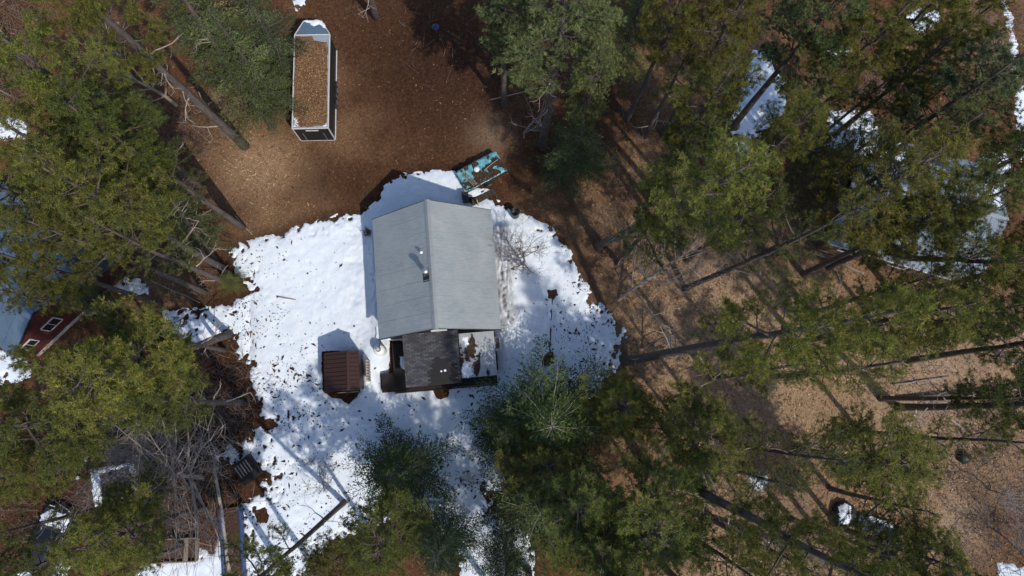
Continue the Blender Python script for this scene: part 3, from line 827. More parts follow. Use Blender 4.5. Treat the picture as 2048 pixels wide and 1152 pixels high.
# in front of the cabin
T('young', 800, 945, 128, 8.5, 'dark spiky spruce standing alone in the snow below the cabin', None, (.62, .74, .66))
T('pine', 770, 1085, 92, 13, 'dull yellow-topped pine just behind the dark spiky spruce', None, (.82, .86, .75))
T('pine', 665, 1125, 60, 13, 'low pine beside the leaning trunk on the snow', None, O_)
T('hemlock', 885, 1085, 95, 11, 'pale bluish hemlock next to the yellow-topped pine', None, B_)
T('pine', 455, 1210, 80, 20, 'tall pine whose dark leaning trunk crosses the speckled snow', (690, 1003), (1, 1, 1), 3, .8)
T('hemlock', 1095, 850, 170, 9, 'wide blue-green hemlock with drooping arms at the snow edge', None, (.72, .84, .68))
T('young', 1010, 865, 95, 9, 'feathery young spruce reaching out over the snow', None, (.66, .76, .66))
T('pine', 1245, 815, 80, 8, 'yellow-green pine touching the wide blue-green hemlock', None, (1.15, 1.15, .9))
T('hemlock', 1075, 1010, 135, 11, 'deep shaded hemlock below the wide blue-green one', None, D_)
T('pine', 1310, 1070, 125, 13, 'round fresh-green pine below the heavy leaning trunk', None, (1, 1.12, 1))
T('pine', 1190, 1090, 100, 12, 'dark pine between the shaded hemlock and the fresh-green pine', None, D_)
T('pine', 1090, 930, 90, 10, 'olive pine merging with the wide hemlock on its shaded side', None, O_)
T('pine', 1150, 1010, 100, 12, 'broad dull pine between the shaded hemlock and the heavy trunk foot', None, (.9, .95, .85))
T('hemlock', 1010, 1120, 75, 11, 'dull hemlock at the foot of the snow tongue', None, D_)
T('pine', 1300, 1240, 70, 22, 'pine whose trunk rises beside the small snow patch', (1182, 1098), D_, 0, 1.2)
# woods across from the cabin
T('pine', 1400, 870, 112, 10, 'dense olive pine beside the pink leaf slope', None, Y_, 2)
T('pine', 1655, 1115, 95, 24, 'pine on the heavy dark trunk with broken white stubs', (1288, 928), O_, 8, 1.35)
T('pine', 1620, 655, 118, 24, 'spreading pine on the long dark trunk rooted at the snow corner', (1252, 722), Y_, 8, 1.1)
T('thin', 1700, 735, 85, 18, 'pine over the pink leaf slope beyond the long dark trunk', None, Y_, 2)
T('thin', 1560, 735, 65, 16, 'loose pine beneath the spreading pine', None, G_, 3)
T('pine', 1395, 385, 122, 20, 'bright-tufted pine on the trunk nearest the curved snow margin', (1195, 492), Y_, 6)
T('thin', 1300, 450, 70, 14, 'low dull pine in front of the bright-tufted pine', None, D_, 2)
T('pine', 1560, 285, 78, 19, 'bright pine beside the two dark boulders', None, Y_)
T('pine', 1420, 200, 88, 18, 'olive pine bordering the big snow patch', None, O_)
T('pine', 1450, 60, 85, 18, 'rusty-tinged pine above the big snow patch', None, (1.2, 1.0, .8))
T('thin', 1370, 120, 60, 15, 'thin pine with brown litter showing through', None, O_, 3)
T('pine', 1350, 20, 70, 18, 'pine between the pale plume pine and the rusty-tinged pine', None, O_)
T('thin', 1390, 290, 70, 15, 'dim pine downhill of the olive pine by the snow patch', None, D_)
T('white', 1120, 60, 140, 18, 'big pale plume pine on the grey trunk by the brown clearing', (1084, 292), (1.05, 1.05, .95), 7, 1.1)
T('white', 1010, 20, 75, 17, 'pale pine overhanging the brown clearing', None, (1.0, 1.03, .95))
T('white', 1185, 175, 62, 15, 'drooping pale pine arm of green beside the big plume pine', None, (1.0, 1.0, .9))
T('spruce', 1265, 55, 85, 15, 'dark spruce behind the big plume pine', None, (1.1, 1.1, 1))
T('spruce', 1150, 310, 92, 9.5, 'dark green spruce between the teal load and the leaf slope', None, D_)
T('white', 1620, 65, 100, 18, 'pale long-needled pine above the thin snow remnant', None, (.95, 1.0, .9))
T('pine', 1745, 80, 100, 18, 'olive pine beside the pale long-needled pine', None, O_)
T('pine', 1840, 130, 80, 17, 'olive pine next to the snow gap', None, O_)
T('pine', 1850, 20, 75, 17, 'yellow-olive pine on the far side of the snow gap', None, Y_)
T('pine', 1925, 60, 65, 17, 'rust-edged pine near the ploughed snow strip', None, (1.1, 1.0, .8))
T('white', 1905, 205, 100, 19, 'pale pine with twisted grey twigs near the grey house', None, (1, 1, 1.05), 5)
T('pine', 1990, 170, 60, 17, 'dark olive pine against the ploughed snow strip', None, D_)
T('thin', 1740, 190, 45, 14, 'small dark pine beside the grey bare patch', None, D_, 3)
T('pine', 1760, 375, 135, 19, 'largest olive pine covering the grey house roof', None, O_)
T('thin', 1690, 320, 75, 18, 'dark pine over the ridge of the grey house', None, D_)
T('thin', 1845, 300, 85, 18, 'grey-green pine behind the largest olive pine', None, G_, 2)
T('pine', 1920, 420, 80, 18, 'grey-green pine over the gable end of the grey house', None, G_, 3)
T('pine', 1850, 440, 85, 18, 'olive pine over the grey house eave', None, O_)
T('thin', 1600, 470, 75, 18, 'pine on the thin trunk rooted in the tan leaves', (1370, 577), G_, 7)
T('pine', 1500, 420, 70, 16, 'dark pine just behind the bright-tufted pine', None, D_)
T('pine', 1985, 520, 95, 19, 'fresh olive pine on the dark trunk beside the grey house', (1785, 514), Y_, 6)
T('pine', 2060, 300, 85, 19, 'pine on the dark bough crossing the bluish snow', (1930, 372), D_, 7)
T('pine', 1845, 630, 92, 18, 'olive pine below the grey house', None, Y_)
T('pine', 1950, 630, 75, 18, 'dim pine next to the slanting fallen log', None, D_, 2)
T('thin', 1790, 575, 65, 14, 'shaded pine in front of the grey house eave', None, D_, 2)
T('pine', 1755, 920, 110, 13, 'thick olive pine bordering the sandy clearing', None, Y_)
T('thin', 1610, 910, 85, 16, 'ragged pine over the tan litter', None, D_, 5)
T('thin', 1540, 960, 55, 14, 'thin ragged pine beside the bright snow scrap', None, D_, 5)
T('thin', 1800, 1010, 75, 11, 'pine above the snow-edged dark sled shape', None, O_)
T('thin', 1720, 1090, 85, 12, 'dark pine over the snow-capped hump', None, D_, 4)
T('pine', 1850, 1115, 90, 12, 'fresh pine at the foot of the sandy clearing', None, Y_)
T('thin', 1560, 1110, 70, 15, 'ragged dark pine beyond the heavy leaning trunk', None, D_, 6)
T('thin', 1470, 1130, 65, 15, 'thin dark pine on the sunlit litter', None, D_, 4)
T('thin', 2010, 790, 60, 16, 'dark pine above the paired leaning trunks', None, D_, 3)
T('thin', 1960, 880, 65, 16, 'pine between the paired trunks and the dark burrow', None, O_, 2)
T('pine', 2075, 800, 80, 20, 'pine on the lower of the paired leaning trunks', (1795, 815), D_, 6, 1.2)
# just outside the picture, shading the lower edge
for k, (px, py, r, h) in enumerate([(500, 1300, 80, 17), (980, 1330, 80, 17), (1080, 1280, 105, 18), (380, 1280, 100, 18), (1480, 1280, 100, 18), (1980, 1250, 90, 18), (2140, 500, 100, 19), (2150, 680, 100, 18)]):
    T('pine', px, py, r, h, 'shade-casting pine past the ' + ('trough and speckled snow', 'yellow-topped pine below the cabin', 'dull hemlock at the snow tongue', 'timber bed frame', 'thin dark pine on the sunlit litter', 'corner snow patch', 'dark bough over the bluish snow', 'slanting fallen log')[k], None, D_)
T('pine', 690, -190, 95, 20, 'pine whose grey trunk stands in the brown clearing ahead of the trailer', (752, 34), (1, 1, 1), 4, 1.1)

# ------------------------------------------------------------------ bare trees, shrubs, logs
def bare_tree_mesh(seed, H, r0, levels, spread, up=0.35, nseg=5, kids=3, first=0.2):
    rr = random.Random(seed); mb = MB()
    def grow(p, d, L, r, lev):
        pts = [p]; rad = [r]
        for k in range(nseg):
            d = (d + Vector((rr.gauss(0, .13), rr.gauss(0, .13), rr.gauss(up * .15, .10)))).normalized()
            pts.append(pts[-1] + d * L / nseg); rad.append(r * (1 - .72 * (k + 1) / nseg))
        mb.tube(pts, rad, 6 if lev == 0 else (4 if lev == 1 else 3), lev == 0)
        if lev < levels:
            for k in range(1, nseg + 1):
                if k / nseg < (first if lev == 0 else .25): continue
                for _ in range(kids if lev == 0 else 2):
                    if rr.random() < .82:
                        a = rr.random() * 6.283
                        o = Vector((math.cos(a), math.sin(a), rr.uniform(.0, .5) * up * 2))
                        nd = (d * (1 - spread) + o * spread).normalized()
                        grow(pts[k], nd, L * rr.uniform(.38, .6), max(.009, rad[k] * .62), lev + 1)
    grow(Vector((0, 0, -.05)), Vector((0, 0, 1)), H, r0, 0)
    return mb
def bare(name, px, py, seed, H, r0, levels, spread, label, cat, mat, lean=(0, 0), group=None, kids=3, up=.35, first=.2, sc=1.0):
    b = at(px, py)
    o = bare_tree_mesh(seed, H, r0, levels, spread, up, 5, kids, first).build(name, M[mat])
    o.location = (b.x, b.y, 0.0); o.scale = (sc, sc, 1)
    o.rotation_euler = (lean[1], lean[0], 0)
    return tag(o, label, cat, group)
BG = 'leafless trees and shrubs'
bare('bare_tree', 405, 955, 3, 6.4, .11, 3, .80, 'wide leafless tree with tangled grey boughs beside the snow-rimmed frame', 'bare tree', 'greywood', (-.30, .12), BG, 6, .3, .12, 1.7)
bare('bare_tree', 350, 900, 14, 5.4, .08, 3, .75, 'slimmer leafless tree behind the tangled grey one', 'bare tree', 'greywood', (-.25, -.15), BG, 5, .3, .12, 1.6)
bare('bare_tree', 1045, 528, 6, 3.6, .10, 3, .5, 'thin leafless tree standing in the bright snow by the cabin', 'bare tree', 'twig', (0.0, -.10), BG, 4, .5, .15)
bare('bare_tree', 652, 985, 8, 3.0, .035, 3, .6, 'thin forked sapling in the snow above the leaning trunk', 'bare tree', 'twig', (-.15, -.3), BG, 2)
bare('bare_shrub', 940, 973, 9, 1.6, .02, 2, .5, 'fan-shaped leafless shrub between the spiky spruce and the brown bank', 'shrub', 'twig', (0, -.25), BG, 5, .5, .0)
bare('bare_tree', 1196, 755, 12, 2.6, .05, 2, .6, 'forked dark sapling in the snow above the hemlock', 'bare tree', 'twig', (-.15, -.5), BG, 2)
bare('bare_tree', 1285, 695, 17, 4.6, .07, 2, .55, 'crooked dark leafless tree beside the long dark trunk', 'bare tree', 'twig', (.75, -.25), BG, 2)
bare('bare_tree', 1236, 600, 21, 7.0, .11, 3, .55, 'grey dead tree leaning over the tan leaves with fine twigs', 'dead tree', 'greywood', (.55, -.2), BG, 4)
bare('dead_tree', 352, 210, 23, 7.0, .13, 2, .5, 'grey dead trunk beside the long bare pine trunk', 'dead tree', 'deadwood', (-.35, -.15), BG, 4)
bare('dead_tree', 1048, 275, 24, 4.0, .08, 2, .5, 'short grey dead stem beside the pale plume pine', 'dead tree', 'greywood', (0, -.2), BG, 3)
bare('bare_tree', 1690, 205, 31, 4.0, .07, 3, .7, 'dark forked leafless tree on the grey bare patch', 'bare tree', 'twig', (.2, -.2), BG, 3)
bare('bare_tree', 2030, 1095, 33, 3.5, .05, 3, .6, 'grey leafless tree by the corner snow patch', 'bare tree', 'greywood', (.1, -.1), BG, 3)
bare('bare_tree', 1980, 980, 35, 3.5, .05, 3, .65, 'leafless tree on the purple-brown bank past the burrow', 'bare tree', 'greywood', (.2, 0), BG, 3)
bare('bare_tree', 30, 90, 36, 5.0, .07, 3, .65, 'grey leafless tree in the brush corner', 'bare tree', 'greywood', (-.1, -.1), BG, 3)
bare('bare_tree', 20, 190, 37, 4.0, .06, 3, .65, 'second leafless tree of the brush corner, nearer the shaded snow', 'bare tree', 'greywood', (-.1, 0), BG, 3)
bare('bare_shrub', 735, 470, 39, .7, .02, 3, .6, 'small dark leafless bush against the cabin eave', 'shrub', 'twig', (0, 0), BG, 5, .4, 0)
bare('bare_shrub', 320, 575, 41, 2.6, .03, 2, .6, 'leafless shrub in the golden litter behind the red house', 'shrub', 'twig', (.1, -.1), BG, 4, .4, 0)
bare('bare_tree', 1500, 1030, 43, 4.5, .06, 3, .6, 'dark leafless tree on the sunlit litter below the bright snow scrap', 'bare tree', 'twig', (.25, .2), BG, 3)
bare('bare_tree', 1880, 1090, 45, 4.5, .07, 2, .6, 'crooked dark leafless tree bending over the sandy clearing', 'bare tree', 'twig', (-.35, -.3), BG, 2)

def log(name, p0, p1, r0, r1, label, cat, mat='bark', z=(0.1, 0.1), stubs=3, seed=1, z1=None):
    rr = random.Random(seed)
    a, b = at(*p0), at(*p1); a.z, b.z = z[0] + r0, z[1] + r1
    mb = MB(); n = 7; pts = []
    for k in range(n + 1):
        t = k / n; pts.append(a.lerp(b, t) + Vector((rr.gauss(0, .04), rr.gauss(0, .04), 0)) * (b - a).length * .12)
    rad = [r0 + (r1 - r0) * k / n for k in range(n + 1)]
    o = empty(name, (a.x, a.y, 0)); tag(o, label, cat)
    mb.tube([p - Vector((a.x, a.y, 0)) for p in pts], rad, 9).build('stem', M[mat], o, True)
    for k in range(stubs):
        q = pts[rr.randrange(1, n)] - Vector((a.x, a.y, 0)); d = Vector((rr.gauss(0, 1), rr.gauss(0, 1), rr.uniform(.1, .8))).normalized()
        MB().tube([q, q + d * .3, q + d * .6 + Vector((rr.gauss(0, .1), rr.gauss(0, .1), 0))], [r1 * .5, r1 * .35, r1 * .12], 5).build('branch_stub', M['deadwood'], o)
    return o
log('fallen_log', (2045, 732), (1885, 655), .20, .12, 'dark fallen log slanting across the pale leaf slope', 'log', 'bark', (0, .2), 5, 3)
log('fallen_log', (1795, 798), (2052, 775), .13, .08, 'upper slim log of the pair on the leaf slope', 'log', 'bark', (0, .3), 4, 4)
log('fallen_log', (1785, 768), (1900, 754), .05, .03, 'thin pole lying above the paired logs', 'log', 'greywood', (0, .05), 2, 5)
log('fallen_log', (1395, 1028), (1720, 1150), .22, .13, 'dark log lying parallel below the heavy leaning trunk', 'log', 'bark', (0, .6), 6, 6)
log('fallen_branch', (982, 200), (1085, 176), .04, .02, 'pale broken branch lying at the edge of the brown clearing', 'branch', 'deadwood', (0, .1), 4, 7)
log('fallen_branch', (470, 432), (505, 470), .04, .02, 'pale stick pointing at the tattered snow margin', 'branch', 'deadwood', (0, 0), 1, 8)
log('fallen_branch', (555, 594), (593, 600), .035, .02, 'short curved stick lying on the open snow', 'branch', 'twig', (.14, .14), 1, 9)
log('fallen_branch', (300, 560), (402, 606), .04, .02, 'long thin pole over the golden litter near the red house', 'branch', 'deadwood', (0, .2), 2, 10)
log('fallen_log', (1665, 520), (1725, 548), .14, .11, 'brown log beside the grey house eave', 'log', 'wood', (0, 0), 1, 12)
log('fallen_branch', (1265, 672), (1232, 700), .05, .03, 'dark stub of branch at the snow corner', 'branch', 'twig', (.05, .2), 1, 13)

# ------------------------------------------------------------------ the cabin
house = empty('house', HC, HR)
tag(house, 'cabin with steep grey metal gable roof and shingled porch in the snowy yard', 'house')
# walls (0.35 m inside the eaves), gable ends with rake
ww, wl = HW - .35, HL - .28
slope = (RIDGE - EAVE) / HW
def gz(x): return RIDGE - abs(x) * slope - .16
for sx in (-1, 1):
    MB().box((sx * (ww - .06), 0, (gz(ww) - .05) / 2), (.12, 2 * wl, gz(ww) - .05)).build('side_wall', M['siding'], house)
for sy in (-1, 1):
    g_ = MB(); pts = [(-ww + .13, 0), (ww - .13, 0), (ww - .13, gz(ww - .1)), (0, gz(0)), (-ww + .13, gz(ww - .1))]
    y0, y1 = sy * (wl - .14), sy * wl
    n = 5
    g_.add([(a, y0, b) for a, b in pts] + [(a, y1, b) for a, b in pts], [tuple(range(n)), tuple(range(2 * n - 1, n - 1, -1))] + [(i, (i + 1) % n, (i + 1) % n + n, i + n) for i in range(n)])
    g_.build('gable_wall', M['siding'], house)
roof = empty('roof', (0, 0, 0)); roof.parent = house
NP = 8; pwid = 2 * HL / NP
prng = random.Random(4)
for sx in (-1, 1):
    for k in range(NP):
        ya, yb = -HL + k * pwid, -HL + (k + 1) * pwid + .03
        lift = .004 * (k % 2)
        pm = MB()
        q = [(sx * .02, ya, RIDGE + lift), (sx * HW, ya, EAVE + lift + prng.uniform(-.01, .01)), (sx * HW, yb, EAVE + lift), (sx * .02, yb, RIDGE + lift)]
        pm.slab(q, .03)
        pm.bar((sx * .03, ya + .022, RIDGE + lift + .004), (sx * (HW - .01), ya + .022, EAVE + lift + .010), .03, .016)   # overlap rib from ridge to eave
        for r_ in (.33, .66):
            pm.bar((sx * .03, ya + pwid * r_, RIDGE + lift + .001), (sx * (HW - .01), ya + pwid * r_, EAVE + lift + .005), .05, .006)
        pm.build('roof_panel', M['roof'], roof)
rc = MB()
for sx in (-1, 1):
    rc.slab([(0, -HL - .03, RIDGE + .075), (sx * .17, -HL - .03, RIDGE + .075 - .17 * slope), (sx * .17, HL + .03, RIDGE + .075 - .17 * slope), (0, HL + .03, RIDGE + .075)], .02)
rc.build('ridge_cap', M['roof2'], roof)
for sy in (-1, 1):
    for sx in (-1, 1):
        MB().bar((sx * .02, sy * (HL + .015), RIDGE - .07), (sx * HW, sy * (HL + .015), EAVE - .07), .03, .15).build('rake_board', M['blackpaint'], roof)
for sx in (-1, 1):
    MB().box((sx * (HW - .05), 0, EAVE - .08), (.03, 2 * HL - .05, .13)).build('fascia', M['trim'], roof)
# stove pipe, vent
cx_, cy_ = -.30, -.62
zc = RIDGE - abs(cx_) * slope
MB().slab([(cx_ - .28, cy_ - .42, RIDGE - .58 * slope + .03), (cx_ + .27, cy_ - .42, RIDGE - .03 * slope + .03), (cx_ + .27, cy_ + .30, RIDGE - .03 * slope + .03), (cx_ - .28, cy_ + .30, RIDGE - .58 * slope + .03)], .02).build('chimney_flashing', M['blackpaint'], roof)
ch = MB().lathe([(.14, -.35), (.14, 1.05), (.17, 1.06), (.17, 1.10)], 16, (cx_, cy_, zc)).build('chimney_pipe', M['steel'], roof, True)
MB().lathe([(.08, 1.12), (.21, 1.16), (.21, 1.18), (.16, 1.24), (.03, 1.27)], 16, (cx_, cy_, zc)).build('chimney_cap', M['steel'], roof, True)
vx, vy = -.55, .72
MB().lathe([(.07, -.2), (.07, .35), (.10, .36), (.10, .42), (.03, .46)], 12, (vx, vy, RIDGE - abs(vx) * slope)).build('vent_pipe', M['white'], roof, True)
# gable lamp under the rake, gable window, door, side windows
MB().box((.15, -HL - .02, RIDGE - .62), (.95, .16, .10)).build('gable_vent', M['trim'], house)
def win(parent, c, w, h, axis, frame, depth=.07):
    """axis 'x': pane faces +-x"""
    fr = MB(); t = .07
    for (a, b, sa, sb) in ((0, h / 2, w, t), (0, -h / 2, w, t), (w / 2, 0, t, h - t), (-w / 2, 0, t, h - t), (0, 0, .03, h - t)):
        if axis == 'x': fr.box((c[0], c[1] + a, c[2] + b), (depth, sa, sb))
        else: fr.box((c[0] + a, c[1], c[2] + b), (sa, depth, sb))
    o = fr.build('window', frame, parent)
    g_ = MB().box(c, (.03, w - t, h - t) if axis == 'x' else (w - t, .03, h - t)).build('pane', M['glass'], o)
    return o
for sx in (-1, 1):
    for yy in (-1.6, 1.6): win(house, (sx * (ww + .02), yy, 1.55), 1.1, 1.0, 'x', M['trim'])
for xx in (-1.7, 1.7): win(house, (xx, wl + .02, 1.6), 1.0, 1.1, 'y', M['trim'])
dr = MB().box((.35, wl + .03, 1.05), (.92, .06, 2.05)).build('door', M['redbrown'], house)
MB().lathe([(.03, 0), (.035, .03), (.02, .06)], 10, (.0, wl + .07, 1.0)).build('handle', M['steel'], dr)
MB().box((0, 0, .14), (2 * ww - .2, 2 * wl - .4, .28)).build('foundation', M['stone'], house)
# shingled porch roof: local x -2.12 .. 1.4, y -3.86 .. -7.0
px0, px1, py0, py1, pz0, pz1 = -2.41, 1.10, -HL + .20, -HL - 3.10, 2.80, 2.42
pr = MB().slab([(px0, py0, pz0 - .03), (px1, py0, pz0 - .03), (px1, py1, pz1 - .03), (px0, py1, pz1 - .03)], .10).build('porch_roof', M['darkwood'], house)
ncol, nrow = 10, 27
sw = (px1 - px0) / ncol; sh_ = (py0 - py1) / nrow
shm = MB(); ang = math.atan2(pz0 - pz1, py0 - py1)
Rx = Matrix.Rotation(ang + .11, 3, 'X')
shm.box((0, 0, 0), (sw - .022, sh_ * 1.2, .014), Rx)
shmesh = shm.mesh('shingle', M['shingle'])
shmesh2 = shm.mesh('shingle', M['burnt'])
for r in range(nrow):
    off = (r % 2) * sw * .5
    for c in range(ncol + (1 if off else 0)):
        xx = px0 + sw * (c + .5) - off
        x_lo, x_hi = xx - sw / 2, xx + sw / 2
        yy = py1 + sh_ * (r + .5); zz = pz1 + (pz0 - pz1) * (r + .5) / nrow
        scl = 1.0
        if x_lo < px0 - .01: xx = px0 + sw * .25; scl = .5
        elif x_hi > px1 + .01: xx = px1 - sw * .25; scl = .5
        wet = ((xx - .0) / .95) ** 2 + ((yy - py1 - .25) / 1.45) ** 2 < 1 + prng.uniform(-.15, .15)
        s = link('shingle', shmesh2 if wet else shmesh, pr)
        s.location = (xx, yy, zz - .012 + prng.uniform(0, .004)); s.scale = (scl, 1, 1)
        s.rotation_euler = (0, 0, prng.uniform(-.008, .008))
for k, (xx, yy, s) in enumerate([(-.12, -HL - 2.28, .13), (.12, -HL - 2.25, .17)]):
    zz = pz0 + (pz1 - pz0) * ((py0 - yy) / (py0 - py1))
    b_ = MB().lathe([(s * .5, 0), (s * .55, s * .3), (s * .25, s * .55)], 9, (xx, yy, zz)).build('snow_lump', M['snow'], None, True)
    w_ = house.matrix_basis; b_.matrix_basis = Matrix.Translation(HC) @ Matrix.Rotation(HR, 4, 'Z')
    tag(b_, ('smaller' if k == 0 else 'larger') + ' white snow lump on the dark wet porch shingles', 'snow lump', 'snow lumps on the porch roof')
# metal porch roof: local x 1.45 .. 3.75
mx0, mx1, my0, my1, mz0, mz1 = 1.15, 3.36, -HL - .03, -HL - 2.82, 2.72, 2.35
for k in range(3):
    a, b = mx0 + (mx1 - mx0) * k / 3, mx0 + (mx1 - mx0) * (k + 1) / 3 + .02
    pm = MB().slab([(a, my0, mz0 + .004 * k), (b, my0, mz0 + .004 * k), (b, my1, mz1 + .004 * k), (a, my1, mz1 + .004 * k)], .03)
    for j in range(4):
        xx = a + (b - a) * (j + .5) / 4
        pm.bar((xx, my0 - .01, mz0 + .012), (xx, my1 + .01, mz1 + .012), .05, .022)
    pm.build('metal_panel', M['roof2'], house)
MB().box(((mx0 + mx1) / 2, my1 - .03, mz1 - .09), (mx1 - mx0, .05, .14)).build('metal_roof_edge', M['darkwood'], house)
HM = Matrix.Translation(HC) @ Matrix.Rotation(HR, 4, 'Z')
# needles caught on the metal porch roof
pr_rs = np.random.RandomState(9)
DX = -.32
blobs = [(2.05, -HL - .95, .22, .45), (2.28, -HL - .75, .14, .6), (2.10, -HL - 1.5, .3, .4), (2.42, -HL - 1.35, .25, .5), (2.45, -HL - 2.0, .2, .5), (2.0, -HL - 1.35, .2, .6), (2.35, -HL - 1.75, .25, .35), (2.42, -HL - 2.45, .12, .25), (1.55, -HL - 1.55, .1, .6), (3.15, -HL - 2.6, .08, .16)]
X_, Y2_ = [], []
for bx, by, rx, ry in blobs:
    n = int(6500 * rx * ry)
    q = np.sqrt(pr_rs.rand(n)) ; a = pr_rs.rand(n) * 6.283
    X_.append(bx + DX + rx * q * np.cos(a) * (1 + .22 * pr_rs.randn(n))); Y2_.append(by + ry * q * np.sin(a) * (1 + .18 * pr_rs.randn(n)))
X_, Y2_ = np.concatenate(X_), np.concatenate(Y2_)
k_ = (X_ > mx0 + .02) & (X_ < mx1 - .05) & (Noise(5).fbm(X_ * 3.2, Y2_ * 3.2, 3) > -.07)
X_, Y2_ = X_[k_], Y2_[k_]
ZZ_ = mz0 + (mz1 - mz0) * (my0 - Y2_) / (my0 - my1) + .03 + .03 * pr_rs.rand(len(X_))
rs = np.random.RandomState(10)
nl = link('needle_litter', flakes('needle_litter', X_, Y2_, ZZ_, rs.uniform(.04, .08, len(X_)), M['specks'], rs.rand(len(X_)), .5))
nl.matrix_basis = HM; tag(nl, 'dark brown needle mat caught on the metal porch roof', None, None, 'stuff')
# leftover snow on that roof (thin wedge)
def patch(name, pts, zf, thick, mat, label, kind=None, cat=None, mtx=None, group=None, seed=0, cell=.05, rag=.12):
    """thin irregular layer: heightfield with feathered margin on a sloped surface zf(x,y)"""
    nz = Noise(seed + 60)
    xs, ys = [p[0] for p in pts], [p[1] for p in pts]
    X, Y = np.meshgrid(np.arange(min(xs) - .2, max(xs) + .2, cell), np.arange(min(ys) - .2, max(ys) + .2, cell))
    s = sdf_poly(X, Y, pts) + rag * 2 * nz.fbm(X * 4, Y * 4, 4)
    Z = zf(X, Y) + thick * (1 - np.exp(-np.clip(s, 0, None) / (thick * 1.5))) + np.clip(s, None, 0) * .5 + np.where(s > 0, .02 * nz.fbm(X * 7, Y * 7, 3), 0)
    keep = s > -cell * 1.2
    h, w = X.shape; id_ = np.arange(w * h).reshape(h, w)
    fk = keep[:-1, :-1] & keep[:-1, 1:] & keep[1:, 1:] & keep[1:, :-1]
    fc = np.stack([id_[:-1, :-1], id_[:-1, 1:], id_[1:, 1:], id_[1:, :-1]], -1)[fk]
    used, inv = np.unique(fc.ravel(), return_inverse=True)
    V = np.stack([X.ravel(), Y.ravel(), Z.ravel()], -1)[used]
    o = link(name, np_mesh(name, V, inv.reshape(-1, 4), mat, {'dirt': np.zeros(len(used)), 'dry': np.full(len(used), .30), 'sand': np.zeros(len(used)), 'tint': np.full(len(used), .3)}, True))
    if mtx is not None: o.matrix_basis = mtx
    return tag(o, label, cat, group, kind)
pzf = lambda X, Y: mz0 + (mz1 - mz0) * (my0 - Y) / (my0 - my1) + .026
patch('snow_layer', [(1.22, -HL - 1.7), (1.58, -HL - 2.0), (1.88, -HL - 2.6), (1.58, -HL - 2.75), (1.23, -HL - 2.7)], pzf, .06, M['snow'], 'leftover snow wedge on the metal porch roof', 'stuff', None, HM, None, 1)
patch('snow_layer', [(1.4, -HL - .25), (1.7, -HL - .3), (1.75, -HL - .75), (1.5, -HL - .8)], pzf, .05, M['snow'], 'small snow scrap near the cabin wall on the metal porch roof', 'stuff', None, HM, None, 2)
dzf = lambda X, Y: np.full(X.shape, .345)
patch('snow_layer', [(-2.95, -HL - 1.0), (-2.45, -HL - .9), (-2.4, -HL - 1.95), (-2.75, -HL - 1.85), (-3.0, -HL - 1.5)], dzf, .14, M['snow'], 'snow scrap on the dark deck against the shingled porch edge', 'stuff', None, HM, None, 40, .05, .12)
# porch: posts, beams, deck boards, railing skirt
for xx in (px0 + .1, -.4, px1 - .05, mx1 - .1):
    MB().box((xx, -HL - 2.55, 1.28), (.12, .12, 2.0)).build('post', M['darkwood'], house)
MB().box(((px0 + mx1) / 2, -HL - 2.55, 2.22), (mx1 - px0 - .1, .10, .14)).build('beam', M['darkwood'], house)
bw = .17; y_ = -HL - .12; k = 0
while y_ > -HL - 3.25:
    MB().box(((-3.45 + mx1) / 2, y_, .32 + .004 * (k % 2)), (mx1 + 3.45, bw - .015, .04)).build('deck_board', M['darkwood'], house)
    y_ -= bw; k += 1
MB().box(((-3.45 + mx1) / 2, -HL - 3.33, .17), (mx1 + 3.45, .05, .30)).build('deck_skirt', M['darkwood'], house)
MB().box((-3.86, -HL - 2.60, .22), (.80, 1.25, .26)).build('porch_step', M['darkwood'], house)
# grey box with pale rim on the porch side
MB().box((mx1 + .22, -HL - .72, 1.05), (.36, .82, .95)).build('utility_box', M['trim'], house)
ub = MB().box((mx1 + .22, -HL - .72, 1.54), (.25, .70, .04)).build('utility_box_top', M['stone'], house)

# propane cylinder
b = at(767, 704, 0)
pt = empty('propane_tank', (b.x - .1, b.y + .05, .05)); tag(pt, 'white propane tank standing at the cabin corner by the deck', 'propane tank')
MB().lathe([(.30, 0), (.36, .08), (.37, .25), (.37, 1.05), (.33, 1.2), (.2, 1.27), (.05, 1.29)], 24).build('tank_body', M['white'], pt, True)
cm = MB(); cm.lathe([(.16, 1.22), (.16, 1.42), (.14, 1.42), (.14, 1.24)], 16); cm.build('collar', M['steel'], pt, True)
MB().lathe([(.05, 1.28), (.05, 1.38), (.09, 1.39), (.09, 1.42)], 10).build('valve', M['trim'], pt)
MB().tube([(.05, .05, 1.36), (.1, .5, 1.3), (.05, .95, 1.3)], .03, 8).build('gas_hose', M['rubber'], pt)

